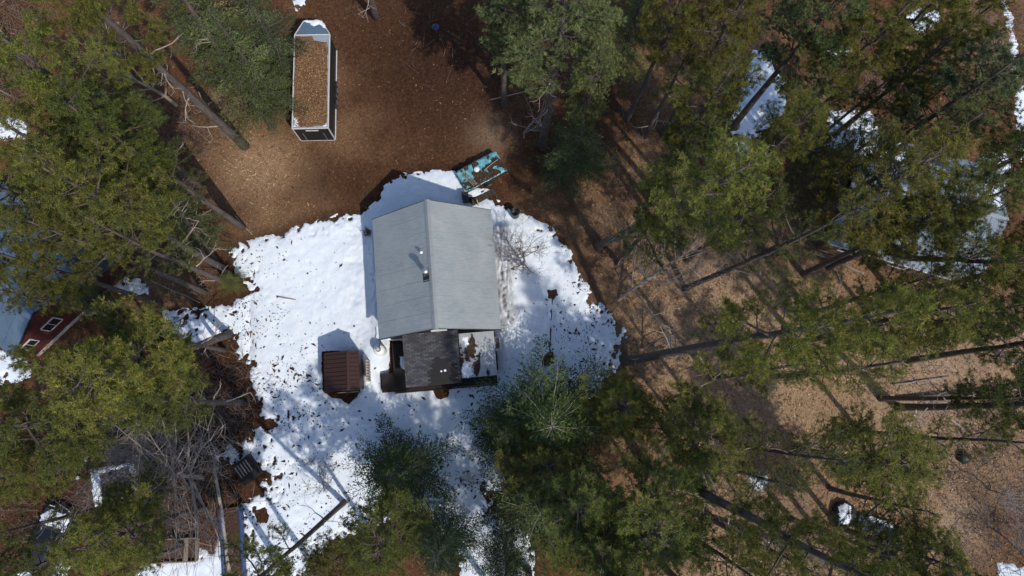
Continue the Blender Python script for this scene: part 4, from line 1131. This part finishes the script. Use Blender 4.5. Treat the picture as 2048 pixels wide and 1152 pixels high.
# ------------------------------------------------------------------ brown shed
sa, sb = at(646, 704, 2.2), at(722, 781, 2.2)
sx0, sx1, sy0, sy1 = -11.21, -8.95, 1.20, 3.66
shed = empty('shed', ((sx0 + sx1) / 2, (sy0 + sy1) / 2, 0), math.radians(3.5)); tag(shed, 'small brown shed with ribbed metal roof standing in the snow', 'shed')
hx, hy = (sx1 - sx0) / 2, (sy1 - sy0) / 2
rx = .52      # ridge offset: long slope to the west, short slope to the east
zr, zl, zrr = 2.62, 1.95, 2.18
for (x0, x1) in ((-hx + .12, -hx + .2), (hx - .2, hx - .12)):
    MB().box(((x0 + x1) / 2, 0, .95), (x1 - x0, 2 * hy - .2, 1.85)).build('side_wall', M['redbrown'], shed)
for sy in (-1, 1):
    g_ = MB(); pts = [(-hx + .21, 0.02), (hx - .21, 0.02), (hx - .21, 2.0), (rx, zr - .12), (-hx + .21, 1.9)]
    y0, y1 = sy * (hy - .2), sy * (hy - .12); n = 5
    g_.add([(a, y0, b) for a, b in pts] + [(a, y1, b) for a, b in pts], [tuple(range(n)), tuple(range(2 * n - 1, n - 1, -1))] + [(i, (i + 1) % n, (i + 1) % n + n, i + n) for i in range(n)])
    g_.build('gable_wall', M['redbrown'], shed)
npn = 9
for k in range(npn):
    ya, yb = -hy + 2 * hy * k / npn, -hy + 2 * hy * (k + 1) / npn + .015
    for (xa, za, xb, zb) in ((rx - .02, zr, -hx, zl), (rx + .06, zr - .01, hx, zrr)):
        pm = MB().slab([(xa, ya, za + .004 * (k % 2)), (xb, ya, zb + .004 * (k % 2)), (xb, yb, zb + .004 * (k % 2)), (xa, yb, za + .004 * (k % 2))], .02)
        pm.bar((xa, ya + .05, za + .03), (xb, ya + .05, zb + .03), .07, .06)
        pm.build('roof_panel', M['redbrown'], shed)
MB().bar((rx + .02, -hy - .02, zr + .05), (rx + .02, hy + .02, zr + .05), .14, .035).build('ridge_cap', M['redbrown'], shed)
MB().box((.25, -hy + .08, 1.0), (1.0, .06, 1.7)).build('door', M['darkwood'], shed)
MB().box((.35, -hy - .10, 1.93), (1.35, .05, .09)).build('lintel', M['wood'], shed)
lad = empty('slatted_board', (sx1 + .30, 2.45, .0), math.radians(3.5)); tag(lad, 'pale striped slatted board standing along the shed side', 'board')
for sy in (0, 1):
    MB().bar((0, -.6, .12 + sy * 1.2), (0.02, .75, .12 + sy * 1.2), .05, .06).build('rail', M['paleboard'], lad)
for k in range(8):
    MB().box((.05, -.55 + k * .18, .75), (.13, .09, 1.32)).build('slat', M['paleboard'], lad)

# ------------------------------------------------------------------ enclosed trailer
tx0, tx1, ty0, ty1, tz0, tz1 = -14.07, -11.65, 18.62, 25.44, .45, 2.5
trl = empty('enclosed_trailer', ((tx0 + tx1) / 2, (ty0 + ty1) / 2, 0), math.radians(1.7)); tag(trl, 'long black box trailer with pointed nose and needle-covered roof', 'trailer')
tw, tl = (tx1 - tx0) / 2, (ty1 - ty0) / 2
MB().prism([(-tw + .03, -tl + .03), (tw - .03, -tl + .03), (tw - .03, tl), (.62, tl + 1.05), (-.62, tl + 1.05), (-tw + .03, tl)], tz0, tz1 - .03).build('body', M['blackpaint'], trl, False, .02)
MB().box((0, 0, tz1 - .005), (2 * tw - .1, 2 * tl - .1, .04)).build('roof', M['roof2'], trl)
MB().prism([(-tw + .06, tl + .04), (tw - .06, tl + .04), (.60, tl + 1.02), (-.60, tl + 1.02)], tz1 - .034, tz1 + .0).build('nose_roof', M['roofblue'], trl)
for sx in (-1, 1):
    MB().box((sx * (tw - .01), 0, tz1), (.07, 2 * tl, .07)).build('roof_trim', M['trim'], trl)
    MB().box((sx * (tw - .02), -tl + .02, (tz0 + tz1) / 2), (.07, .07, tz1 - tz0 - .05)).build('corner_trim', M['trim'], trl)
    MB().box((sx * (tw + .0), 0, tz0 + .03), (.06, 2 * tl - .1, .06)).build('bottom_trim', M['trim'], trl)
    MB().bar((sx * tw, tl + .02, tz1), (sx * .61, tl + 1.06, tz1), .05, .06).build('nose_trim', M['trim'], trl)
    for k, yy in enumerate((-.55, .35)):
        whl = MB(); whl.tube([(sx * (tw - .22), yy, .35), (sx * (tw + .05), yy, .35)], .35, 18); w = whl.build('wheel', M['rubber'], trl)
        MB().tube([(sx * (tw + .045), yy, .35), (sx * (tw + .065), yy, .35)], .19, 12).build('rim', M['steel'], w)
    fm_ = MB()
    fm_.box((sx * (tw + .05), -.1, .80), (.10, 1.5, .04)); fm_.bar((sx * (tw + .05), .65, .80), (sx * (tw + .05), .95, .52), .10, .04); fm_.bar((sx * (tw + .05), -.85, .80), (sx * (tw + .05), -1.15, .52), .10, .04)
    fm_.build('fender', M['blackpaint'], trl)
for yy in (-tl, tl):
    MB().box((0, yy, tz1), (2 * tw - .08, .07, .07)).build('roof_trim', M['trim'], trl)
MB().box((0, -tl - .01, tz0 + .04), (2 * tw - .1, .07, .07)).build('rear_sill', M['trim'], trl)
rd = MB().box((0, -tl - .005, (tz0 + tz1) / 2), (2 * tw - .16, .05, tz1 - tz0 - .15)).build('rear_door', M['blackpaint'], trl)
for sx in (-1, 1): MB().box((sx * .7, -tl - .045, 1.2), (.06, .04, 1.1)).build('latch_bar', M['steel'], rd)
MB().box((.05, -tl - .045, tz1 - .28), (.85, .04, .10)).build('label_strip', M['trim'], rd)  # plain white strip in place of the small illegible label
for sx in (-1, 1): MB().box((sx * (tw - .2), -tl - .045, .75), (.12, .04, .22)).build('tail_light', M['redpaint'], trl)
for sx in (-1, 1):
    MB().bar((sx * .8, tl + .5, .42), (0, tl + 2.0, .42), .07, .1).build('tongue', M['blackpaint'], trl)
MB().tube([(0, tl + 1.75, .1), (0, tl + 1.75, 1.0)], .04, 10).build('jack', M['steel'], trl)
TM = Matrix.Translation(trl.location) @ Matrix.Rotation(math.radians(1.7), 4, 'Z')
tzf = lambda X, Y: np.full(X.shape, tz1 + .017)
patch('needle_litter', [(-tw + .06, tl - .12), (.0, tl - .1), (.1, tl - .45), (.75, tl - .55), (tw - .12, tl - .9), (tw - .14, -tl + .5), (tw - .3, -tl + .2), (.2, -tl + .1), (-tw + .5, -tl + .15), (-tw + .42, -tl + .75), (-tw + .06, -tl + .95)],
      tzf, .035, M['ground'], 'brown needle carpet covering the trailer roof', 'stuff', None, TM, None, 3, .05, .1)
n = 7000; xx = rs.uniform(-tw + .1, tw - .15, n); yy = rs.uniform(-tl + .2, tl - .6, n)
fl = link('leaf_litter', flakes('leaf_litter', xx, yy, np.full(n, tz1 + .06), rs.uniform(.022, .05, n), M['litter'], np.clip(rs.beta(1.6, 2.6, n), 0, 1), .5, (1.5, 4))); fl.matrix_basis = TM
tag(fl, 'loose leaves lying on the trailer roof', None, None, 'stuff')
nzf = lambda X, Y: np.full(X.shape, tz1 + .004)
patch('snow_layer', [(-.55, tl + 1.05), (-.2, tl + 1.12), (.55, tl + 1.1), (.85, tl + .7), (1.0, tl + .35), (.8, tl + .55), (.45, tl + .85), (.1, tl + .6), (-.2, tl + .85)], nzf, .08, M['snow'], 'snow crust on the trailer nose', 'stuff', None, TM, None, 4, .04, .12)
patch('snow_layer', [(-tw + .08, -tl + .15), (-tw + .4, -tl + .2), (-tw + .36, -tl + .65), (-tw + .08, -tl + .85)], tzf, .06, M['snow'], 'snow scrap at the rear corner of the trailer roof', 'stuff', None, TM, None, 5, .04, .08)
patch('snow_layer', [(tw - .4, -tl + .1), (tw - .12, -tl + .1), (tw - .12, -tl + .4), (tw - .25, -tl + .35)], tzf, .05, M['snow'], 'tiny snow scrap by the rear door of the trailer', 'stuff', None, TM, None, 6, .04, .06)

# ------------------------------------------------------------------ teal load beside the cabin
m, nt, p, _ = new_mat('teal_tarp'); M['teal'] = m
n1 = noise(nt, 2.2, 6, .7)
r1 = ramp(nt, n1.outputs[0], [(.35, (.05, .20, .26)), (.52, (.13, .38, .44)), (.68, (.34, .58, .62))])
nt.links.new(r1.outputs[0], p.inputs['Base Color']); p.inputs['Roughness'].default_value = .45
bump(nt, p, n1.outputs[0], .6, .05)
c = at(963, 344, .6); ang = math.radians(29.9)
ut = empty('utility_trailer', (c.x, c.y, 0), ang); tag(ut, 'small flat trailer under a torn teal tarp strewn with dark debris', 'trailer')
L_, W_ = 1.54, .79
MB().box((0, 0, .48), (2 * L_, 2 * W_, .10)).build('bed', M['darkwood'], ut)
for sy in (-1, 1):
    MB().box((0, sy * W_, .60), (2 * L_, .05, .22)).build('side_board', M['darkwood'], ut)
    MB().box((sy * L_, 0, .60), (.05, 2 * W_ - .06, .22)).build('end_board', M['darkwood'], ut)
    w = MB().tube([(.1, sy * (W_ + .05), .3), (.1, sy * (W_ + .24), .3)], .3, 16).build('wheel', M['rubber'], ut)
    MB().tube([(.1, sy * (W_ + .235), .3), (.1, sy * (W_ + .25), .3)], .16, 12).build('rim', M['steel'], w)
nz = Noise(99)
gxx = np.linspace(-L_ - .04, L_ + .04, 60); gyy = np.linspace(-W_ - .04, W_ + .04, 34)
X, Y = np.meshgrid(gxx, gyy)
Z = .86 + .16 * nz.fbm(X * 1.6, Y * 1.6, 4) + .10 * (nz.fbm(X * 5, Y * 2, 3)) - .10 * (np.abs(Y) > W_ - .03) - .1 * (np.abs(X) > L_ - .03)
id_ = np.arange(X.size).reshape(X.shape)
fc = np.stack([id_[:-1, :-1], id_[:-1, 1:], id_[1:, 1:], id_[1:, :-1]], -1).reshape(-1, 4)
tp = link('tarp', np_mesh('tarp', np.stack([X, Y, Z], -1).reshape(-1, 3), fc, M['teal'], None, True)); tp.parent = ut
# dark sodden leaves, branches and a white rag on the tarp
rs = np.random.RandomState(21)
n = 5200; xx = rs.uniform(-L_, L_, n); yy = rs.uniform(-W_, W_, n)
kk = (nz.fbm(xx * 3.6 + 9, yy * 3.0, 4) + .13 * (-yy / W_) - .035 > 0)
xx, yy = xx[kk], yy[kk]
zi = .90 + .16 * nz.fbm(xx * 1.6, yy * 1.6, 4) + .10 * nz.fbm(xx * 5, yy * 2, 3)
dl = link('leaf_debris', flakes('leaf_debris', xx, yy, zi, rs.uniform(.05, .11, len(xx)), M['specks'], rs.rand(len(xx)), .6)); dl.matrix_basis = Matrix.Translation((c.x, c.y, 0)) @ Matrix.Rotation(ang, 4, 'Z')
tag(dl, 'dark sodden leaves heaped on the teal tarp', None, None, 'stuff')
UM = Matrix.Translation((c.x, c.y, 0)) @ Matrix.Rotation(ang, 4, 'Z')
def lay(name, pts, rad, mat, label, cat, mtx, n=6):
    o = MB().tube(pts, rad, n).build(name, M[mat]); o.matrix_basis = mtx
    return tag(o, label, cat)
lay('pole', [(.15, -.12, 1.02), (.8, .02, 1.04), (1.35, .10, 1.0)], .03, 'deadwood', 'pale stick lying across the teal tarp', 'stick', UM)
MB_ = MB()
rg = MB().lathe([(.22, 0), (.20, .06), (.12, .12), (.03, .14)], 9, (-.25, .22, .93)).build('snow_lump', M['snow'], None, True); rg.matrix_basis = UM; tag(rg, 'white snow lump resting on the teal tarp', 'snow lump')
for k in range(3):
    o = lay('plank', [(-1.32 + .14 * k, .62 - .1 * k, .98), (-1.0 + .13 * k, -.72, .98)], .035, 'greywood', ('outermost', 'middle', 'innermost')[k] + ' grey slat across the end of the teal tarp', 'slat', UM, 4); o['group'] = 'slats on the teal tarp'

# black box and boards at the cabin corner
b = at(931, 396, .4)
bx = empty('storage_bin', (b.x, b.y, 0), .15); tag(bx, 'black upright bin at the cabin corner near the teal tarp', 'bin')
MB().box((0, 0, .42), (.42, .55, .84)).build('bin_body', M['blackpaint'], bx, False, .03)
MB().box((0, 0, .87), (.46, .6, .06)).build('lid', M['blackpaint'], bx, False, .02)
a_, b2 = at(942, 407, .1), at(990, 381, .05)
bd = empty('boardwalk', (a_.x, a_.y, .03)); tag(bd, 'weathered plank walk leading from the cabin corner to the clearing', 'boardwalk')
dv = (b2 - a_); dv.z = 0; nn = 7; pe = Vector((-dv.y, dv.x, 0)).normalized()
for k in range(nn):
    q0 = dv * (k + .1) / nn; q1 = dv * (k + .9) / nn
    MB().bar(q0 + dv * .4 / nn - pe * .22, q0 + dv * .4 / nn + pe * .22, dv.length / nn * .85, .05).build('plank', M['plankdark'], bd)
for s in (-1, 1): MB().bar(pe * s * .15 - Vector((0, 0, .05)), dv + pe * s * .15 - Vector((0, 0, .05)), .08, .05).build('bearer', M['darkwood'], bd)
lay('post', [tuple(at(958, 412, 0)), tuple(at(954, 406, 0) + Vector((0, 0, .9)))], .04, 'paleboard', 'short pale stake beside the plank walk', 'stake', Matrix.Identity(4), 6)
c = at(1030, 431, 0)
bk = empty('barrel', (c.x, c.y, .05)); tag(bk, 'open black barrel at the snow edge near the cabin corner', 'barrel')
MB().lathe([(.27, 0), (.29, .05), (.29, .85), (.31, .86), (.31, .90), (.26, .90), (.26, .40)], 20).build('barrel_wall', M['blackpaint'], bk, True)
MB().lathe([(.255, .38), (.255, .42)], 20).build('contents', M['stone'], bk)
c = at(871, 55)
o = MB().lathe([(.26, 0), (.28, .03), (.27, .07), (.12, .09)], 18).build('lid', M['navy'], None, True); o.location = (c.x, c.y, .01); tag(o, 'round dark blue lid lying on the brown clearing', 'lid')

# stones among the pines
def boulder(px, py, s, seed, label, group=None, mat='stone'):
    rr = random.Random(seed); c = at(px, py); mb = MB()
    prof = [(.15, -.1), (.45, .0), (.5, .25), (.36, .5), (.1, .6)]
    mb.lathe([(r * s * 2 * rr.uniform(.85, 1.15), z * s * 1.5) for r, z in prof], 10)
    mb.v = [(x + rr.gauss(0, .05) * s, y + rr.gauss(0, .05) * s, z + rr.gauss(0, .05) * s) for x, y, z in mb.v]
    o = mb.build('boulder' if mat == 'stone' else 'burrow_mound', M[mat], None, True); o.location = (c.x, c.y, 0); return tag(o, label, 'boulder' if mat == 'stone' else 'burrow_mound', group)
boulder(1467, 252, .42, 1, 'larger dark boulder on the snow patch among the pines', 'boulders on the snow patch')
boulder(1473, 275, .30, 2, 'smaller dark boulder on the snow patch nearest the bare litter', 'boulders on the snow patch')
boulder(1925, 915, .45, 3, 'black mound standing for the dark burrow at the top of the sandy clearing', None, 'blackpaint')  # black mound in place of the burrow's dark hole

# ------------------------------------------------------------------ red house
A = at(73, 710, .2); Uv = Vector((math.cos(math.radians(47)), math.sin(math.radians(47)), 0)); Nv = Vector((-Uv.y, Uv.x, 0))
rh = empty('house', (A.x, A.y, 0), math.radians(47)); tag(rh, 'dark red house with blue-grey roof and white-framed windows under the pines', 'house')
# local: x along the gable wall (0..6.4), y into the house (0..9)
GW, GD, ze, zk = 6.4, 9.0, 2.5, 4.5
g_ = MB(); pts = [(0, 0), (GW, 0), (GW, ze), (GW / 2, zk - .05), (0, ze)]; n = 5
for (y0, y1) in ((0.0, .15), (GD - .15, GD)):
    g_ = MB(); g_.add([(a, y0, b) for a, b in pts] + [(a, y1, b) for a, b in pts], [tuple(range(n)), tuple(range(2 * n - 1, n - 1, -1))] + [(i, (i + 1) % n, (i + 1) % n + n, i + n) for i in range(n)])
    g_.build('gable_wall', M['redpaint'], rh)
for x0 in (.06, GW - .06): MB().box((x0, GD / 2, (ze - .1) / 2), (.12, GD - .32, ze - .1)).build('side_wall', M['redpaint'], rh)
rf = empty('roof'); rf.parent = rh
for sx in (-1, 1):
    npn = 9
    for k in range(npn):
        ya, yb = -.25 + (GD + .5) * k / npn, -.25 + (GD + .5) * (k + 1) / npn + .02
        xe = GW / 2 + sx * (GW / 2 + .35); zz = ze - .35 * (zk - ze) / (GW / 2)
        pm = MB().slab([(GW / 2 + sx * .01, ya, zk + .05 + .004 * (k % 2)), (xe, ya, zz + .05 + .004 * (k % 2)), (xe, yb, zz + .05 + .004 * (k % 2)), (GW / 2 + sx * .01, yb, zk + .05 + .004 * (k % 2))], .04)
        pm.bar((GW / 2 + sx * .03, ya + .03, zk + .065), (xe, ya + .03, zz + .07), .05, .03)
        pm.build('roof_panel', M['roofblue'], rf)
    MB().bar((GW / 2, -.27, zk - .04), (GW / 2 + sx * (GW / 2 + .35), -.27, ze - .35 * (zk - ze) / (GW / 2) - .04), .04, .16).build('rake_board', M['blackpaint'], rf)
MB().bar((GW / 2, -.26, zk + .10), (GW / 2, GD + .26, zk + .10), .24, .03).build('ridge_cap', M['roofblue'], rf)
for px, py, zz, w_, h_ in ((97, 642, 1.75, 1.05, .95), (56, 686, 1.75, .85, .85)):
    q = at(px, py, zz) - A; q.z = 0
    win(rh, (q.dot(Uv), -.03, zz), w_, h_, 'y', M['trim'])
MB().box((GW / 2, -.06, .12), (GW, .10, .20)).build('base_trim', M['paleboard'], rh)
# side wing stepping forward
MB().box((GW + 1.2, 1.4, 1.2), (2.1, 3.2, 2.3)).build('wing_wall', M['redpaint'], rh)
MB().slab([(GW + .02, -.45, 2.95), (GW + 2.5, -.45, 2.35), (GW + 2.5, 3.2, 2.35), (GW + .02, 3.2, 2.95)], .05).build('wing_roof', M['blackpaint'], rh)
MB().box((GW + 1.2, -.26, .12), (2.1, .10, .2)).build('base_trim', M['paleboard'], rh)
c = at(152, 572, 3.2)
o = MB().lathe([(.10, 0), (.12, .15), (.05, .22)], 8).build('roof_vent', M['white'], rh); o.matrix_parent_inverse = Matrix.Identity(4)
lc = (Matrix.Rotation(-math.radians(47), 4, 'Z') @ (c - A)); o.location = (GW * .78, 1.0, zk - (zk - ze) * .56 + .06)

# ------------------------------------------------------------------ grey house under the pines
A2 = at(1655, 486, 2.8); ag = math.radians(-17)
gh = empty('house', (A2.x, A2.y, 0), ag); tag(gh, 'grey house hidden beneath the pines with only roof scraps and one eave showing', 'house')
GL, GDp = 10.0, 8.4; ez, rz_ = 2.8, 4.6
for (cxx, cyy, sxx, syy) in ((GL / 2, .5, GL - .8, .14), (GL / 2, GDp - .5, GL - .8, .14), (.5, GDp / 2, .14, GDp - 1.3), (GL - .5, GDp / 2, .14, GDp - 1.3)):
    MB().box((cxx, cyy, 1.28), (sxx, syy, 2.5)).build('wall', M['siding'], gh)
rf2 = empty('roof'); rf2.parent = gh
for sd in (0, 1):
    npn = 10
    for k in range(npn):
        xa, xb = GL * k / npn, GL * (k + 1) / npn + .02
        y0 = 0 if sd == 0 else GDp; dz = .004 * (k % 2)
        pm = MB().slab([(xa, GDp / 2, rz_ + dz), (xb, GDp / 2, rz_ + dz), (xb, y0, ez + dz), (xa, y0, ez + dz)], .04)
        pm.bar((xa + .03, GDp / 2, rz_ + .01), (xa + .03, y0, ez + .02), .05, .03)
        pm.build('roof_panel', M['roofgrey'], rf2)
MB().bar((-.02, GDp / 2, rz_ + .05), (GL + .02, GDp / 2, rz_ + .05), .25, .04).build('ridge_cap', M['roof2'], rf2)
MB().box((GL / 2, .02, ez - .12), (GL, .05, .18)).build('fascia', M['darkwood'], rf2)
MB().box((GL / 2, -.04, ez + .02), (GL, .07, .05)).build('gutter', M['trim'], rf2)
win(gh, (2.0, .42, 1.5), 1.1, 1.0, 'y', M['trim'])
win(gh, (5.5, .42, 1.5), 1.1, 1.0, 'y', M['trim'])
MB().box((1.2, -.15, .75), (2.2, .25, .10)).build('bench_board', M['wood'], gh)
GM = Matrix.Translation((A2.x, A2.y, 0)) @ Matrix.Rotation(ag, 4, 'Z')
zf_g = lambda X, Y: ez + (rz_ - ez) * (1 - np.abs(Y - GDp / 2) / (GDp / 2)) + .03
patch('snow_layer', [(.2, GDp - 2.2), (3.6, GDp - 1.8), (3.2, GDp - .2), (.3, GDp - .2)], zf_g, .12, M['snow'], 'snow left on the far slope of the grey house roof', 'stuff', None, GM, None, 8, .08, .25)
patch('snow_layer', [(8.2, 5.2), (9.8, 5.0), (9.8, 7.6), (8.6, 7.4)], zf_g, .12, M['snow'], 'bluish snow at the gable end of the grey house roof', 'stuff', None, GM, None, 9, .08, .25)

# ------------------------------------------------------------------ lower-left yard things
c = at(152, 928)
br = empty('barrel', (c.x, c.y, 0)); tag(br, 'dark blue barrel standing in the shade of the pines', 'barrel')
MB().lathe([(.40, 0), (.42, .06), (.42, .9), (.44, .92), (.44, .98), (.38, .98)], 22).build('barrel_wall', M['navy'], br, True)
MB().lathe([(.37, .93), (.37, .96)], 20).build('barrel_lid', M['blue'], br)
c = at(172, 918); o = MB().box((0, 0, .12), (.45, .2, .24), Matrix.Rotation(-.5, 3, 'Z')).build('bag', M['white'], None, False, .06); o.location = (c.x, c.y, 0); tag(o, 'small white bag lying beside the blue barrel', 'bag')
c = at(128, 1014); bu = empty('bucket', (c.x, c.y, 0)); tag(bu, 'white bucket on the brown floor ahead of the black car', 'bucket')
MB().lathe([(.14, 0), (.17, .36), (.18, .36), (.18, .38), (.155, .38), (.14, .1)], 16).build('bucket_wall', M['white'], bu, True)
MB().tube([(-.17, 0, .36), (0, .22, .38), (.17, 0, .36)], .012, 6).build('bucket_handle', M['steel'], bu)
c = at(157, 955); o = MB().lathe([(.10, 0), (.13, .1), (.08, .16)], 9).build('bottle', M['white'], None, True); o.location = (c.x, c.y, 0); tag(o, 'little pale container by the blue barrel', 'container')

# snow-rimmed dark frame (raised bed under dark cover)
q = [at(190, 945, .5), at(262, 925, .5), at(276, 985, .5), at(198, 1012, .5)]
cc = sum(q, Vector()) / 4; cc.z = 0
fr = empty('covered_bed', cc); tag(fr, 'low square frame with dark cover and snow along its rim', 'garden bed')
ql = [p - cc for p in q]
for k in range(4):
    a, b = ql[k].copy(), ql[(k + 1) % 4].copy()
    a.z = b.z = .28
    MB().bar(a, b, .12, .50).build('side_board', M['greywood'], fr)
MB().prism([(p.x * .93, p.y * .93) for p in ql], .30, .40).build('cover', M['blackpaint'], fr)
zf_f = lambda X, Y: np.full(X.shape, .515)
FMx = Matrix.Translation(cc)
for k, (i, j, lb) in enumerate([(3, 0, 'white snow bank along the open edge of the dark-covered frame'), (0, 1, 'thin snow strip along the upper edge of the dark-covered frame'), (1, 2, 'narrow snow strip on the frame edge under the tangled boughs')]):
    a, b = ql[i], ql[j]; d = (b - a); d.z = 0; d.normalize(); pe = Vector((-d.y, d.x, 0)) * (.24 if k == 0 else .13)
    patch('snow_layer', [(a.x - pe.x, a.y - pe.y), (b.x - pe.x, b.y - pe.y), (b.x + pe.x, b.y + pe.y), (a.x + pe.x, a.y + pe.y)], zf_f, .12, M['snow'], lb, 'stuff', None, FMx, None, 20 + k, .05, .12)

# timber bed frame
q = [at(285, 1083, .4), at(388, 1078, .4), at(391, 1120, .4), at(285, 1126, .4)]
cc = sum(q, Vector()) / 4; cc.z = 0
tb = empty('garden_bed', cc, math.radians(2)); tag(tb, 'open timber bed frame with brown soil and two cross boards', 'garden bed')
w_, h_ = 1.72, .70
MB().box((0, 0, .12), (2 * w_ - .1, 2 * h_ - .1, .2)).build('soil', M['soil'], tb)
for sy in (-1, 1): MB().box((0, sy * h_, .24), (2 * w_, .07, .44)).build('side_board', M['wood'], tb)
for xx, ww_ in ((-w_, .07), (w_, .07)): MB().box((xx, 0, .24), (ww_, 2 * h_ - .08, .44)).build('end_board', M['wood'], tb)
for xx in (-w_ + .62, w_ - .62): MB().box((xx, 0, .44), (.26, 2 * h_ - .09, .05)).build('cross_board', M['wood'], tb)

# slatted crate and blue-edged strip
q = at(492, 940, .5)
cr = empty('slatted_crate', (q.x, q.y, 0), math.radians(38)); tag(cr, 'dark slatted crate tilted in the snow near the blue-edged trough', 'crate')
MB().box((0, 0, .25), (1.35, 1.5, .44)).build('crate_body', M['darkwood'], cr)
for k in range(5): MB().box((-.48 + .2 * k, .15, .50), (.07, .8, .05)).build('slat', M['greywood'], cr)
a_, b2 = at(462, 1015, .2), at(470, 1165, .2)
tr = empty('trough', ((a_.x + b2.x) / 2, (a_.y + b2.y) / 2, 0), math.atan2(b2.y - a_.y, b2.x - a_.x)); tag(tr, 'long blue-edged trough filled with brown needles in the snow', 'trough')
LL = (b2 - a_).length / 2
MB().box((0, 0, .12), (2 * LL, 1.05, .22)).build('trough_bed', M['soil'], tr)
for sy in (-1, 1): MB().box((0, sy * .62, .24), (2 * LL, .20, .42)).build('trough_side', M['blue'], tr, False, .05)
c = at(463, 1075)
log('pole', (463, 1140), (464, 925), .11, .09, 'long grey pole rising over the blue-edged trough', 'pole', 'greywood', (.25, 2.6), 0, 31)

# black car
c = at(92, 1088, .8)
car = empty('car', (c.x, c.y, 0), math.radians(-18)); tag(car, 'black car under the pines with snow on its bonnet and rear', 'car')
bm = MB()
prof = [(-2.1, .45), (-2.15, .75), (-2.0, .95), (-.95, 1.02), (-.35, 1.45), (.95, 1.48), (1.65, 1.05), (2.1, 1.0), (2.15, .7), (2.1, .4)]   # along y, front at +y
prof_b = [(2.15, .4), (2.2, .72), (2.05, .92), (1.05, 1.02), (-1.9, 1.04), (-2.15, .95), (-2.2, .7), (-2.15, .4)]
ins = [(-.86, 0), (-.9, .15)]
def loft(pr, hw0, hw1, name, mat, par, z_split=None):
    mb = MB(); n = len(pr)
    vs = [(-hw0, y, z) for y, z in pr] + [(hw0, y, z) for y, z in pr]
    mb.add(vs, [tuple(range(n - 1, -1, -1)), tuple(range(n, 2 * n))] + [(i, (i + 1) % n, (i + 1) % n + n, i + n) for i in range(n)])
    return mb.build(name, mat, par, False, .06)
loft(prof_b, .88, .88, 'body', M['blackpaint'], car)
cab = MB()
lo = [(-.80, .95, 1.01), (.80, .95, 1.01), (.80, -1.75, 1.03), (-.80, -1.75, 1.03)]
hi = [(-.62, .25, 1.46), (.62, .25, 1.46), (.62, -1.2, 1.47), (-.62, -1.2, 1.47)]
cab.add(lo + hi, [(3, 2, 1, 0), (4, 5, 6, 7), (0, 1, 5, 4), (1, 2, 6, 5), (2, 3, 7, 6), (3, 0, 4, 7)])
cab.build('cabin', M['glass'], car, False, .03)
MB().box((0, -.48, 1.48), (1.22, 1.4, .04)).build('roof', M['blackpaint'], car, False, .02)
for sx in (-1, 1):
    for yy in (1.35, -1.35):
        w = MB().tube([(sx * .70, yy, .33), (sx * .92, yy, .33)], .33, 18).build('wheel', M['rubber'], car)
        MB().tube([(sx * .915, yy, .33), (sx * .93, yy, .33)], .19, 12).build('rim', M['steel'], w)
    MB().box((sx * .62, 2.17, .68), (.35, .06, .14)).build('headlight', M['white'], car)
    MB().box((sx * .62, -2.17, .74), (.3, .06, .14)).build('tail_light', M['redpaint'], car)
    MB().box((sx * .95, .72, 1.02), (.16, .1, .12)).build('mirror', M['blackpaint'], car)
CM = Matrix.Translation(car.location) @ Matrix.Rotation(math.radians(-18), 4, 'Z')
patch('snow_layer', [(-.75, 1.15), (.8, 1.1), (.85, 1.7), (.5, 2.0), (-.5, 2.0), (-.85, 1.6)], lambda X, Y: 1.03 - .10 * np.clip(Y - 1.05, 0, 2), .10, M['snow'], 'snow blanket on the bonnet of the black car', 'stuff', None, CM, None, 30, .05, .12)
patch('snow_layer', [(-.8, -2.1), (.8, -2.1), (.8, -1.75), (-.8, -1.78)], lambda X, Y: np.full(X.shape, 1.04), .10, M['snow'], 'snow on the boot of the black car', 'stuff', None, CM, None, 31, .05, .1)

# snow-capped hump and snow-edged sled under the pines
c = at(1692, 1028, .4)
hp = MB().lathe([(.75, 0), (.78, .25), (.62, .5), (.3, .62)], 16).build('covered_mound', M['blackpaint'], None, True); hp.location = (c.x, c.y, 0); tag(hp, 'dark rounded mound under a cover with snow on top', 'mound')
patch('snow_layer', [(-.5, -.55), (.0, -.62), (.25, -.2), (.3, .5), (-.1, .62), (-.5, .35)], lambda X, Y: .62 - .28 * (X * X + Y * Y), .09, M['snow'], 'snow cap lying on the dark rounded mound', 'stuff', None, Matrix.Translation((c.x, c.y, 0)), None, 33, .05, .1)
a_, b2 = at(1715, 1042, .4), at(1795, 1068, .4)
sl2 = empty('sled', ((a_.x + b2.x) / 2, (a_.y + b2.y) / 2, 0), math.atan2(b2.y - a_.y, b2.x - a_.x)); tag(sl2, 'long dark sled with a line of snow along one edge', 'sled')
MB().prism([(-1.3, -.45), (1.0, -.45), (1.45, 0), (1.0, .45), (-1.3, .45)], .12, .42).build('deck', M['navy'], sl2, False, .05)
for sy in (-1, 1): MB().bar((-1.4, sy * .35, .06), (1.3, sy * .35, .06), .08, .1).build('runner', M['steel'], sl2)
patch('snow_layer', [(-.6, .25), (1.0, .28), (1.1, .48), (-.6, .5)], lambda X, Y: np.full(X.shape, .425), .1, M['snow'], 'snow line along the edge of the long dark sled', 'stuff', None, Matrix.Translation(sl2.location) @ Matrix.Rotation(sl2.rotation_euler.z, 4, 'Z'), None, 34, .05, .08)
for k, (px, py) in enumerate([(1738, 1012), (1744, 1014)]):
    b = at(px, py + 12); MB0 = MB().tube([(b.x, b.y, 0), (b.x + .1, b.y + .6, .9)], .03, 6).build('stake', M['paleboard']); tag(MB0, ('first', 'second')[k] + ' pale yellowish stake beside the long dark sled', 'stake', 'stakes by the sled')
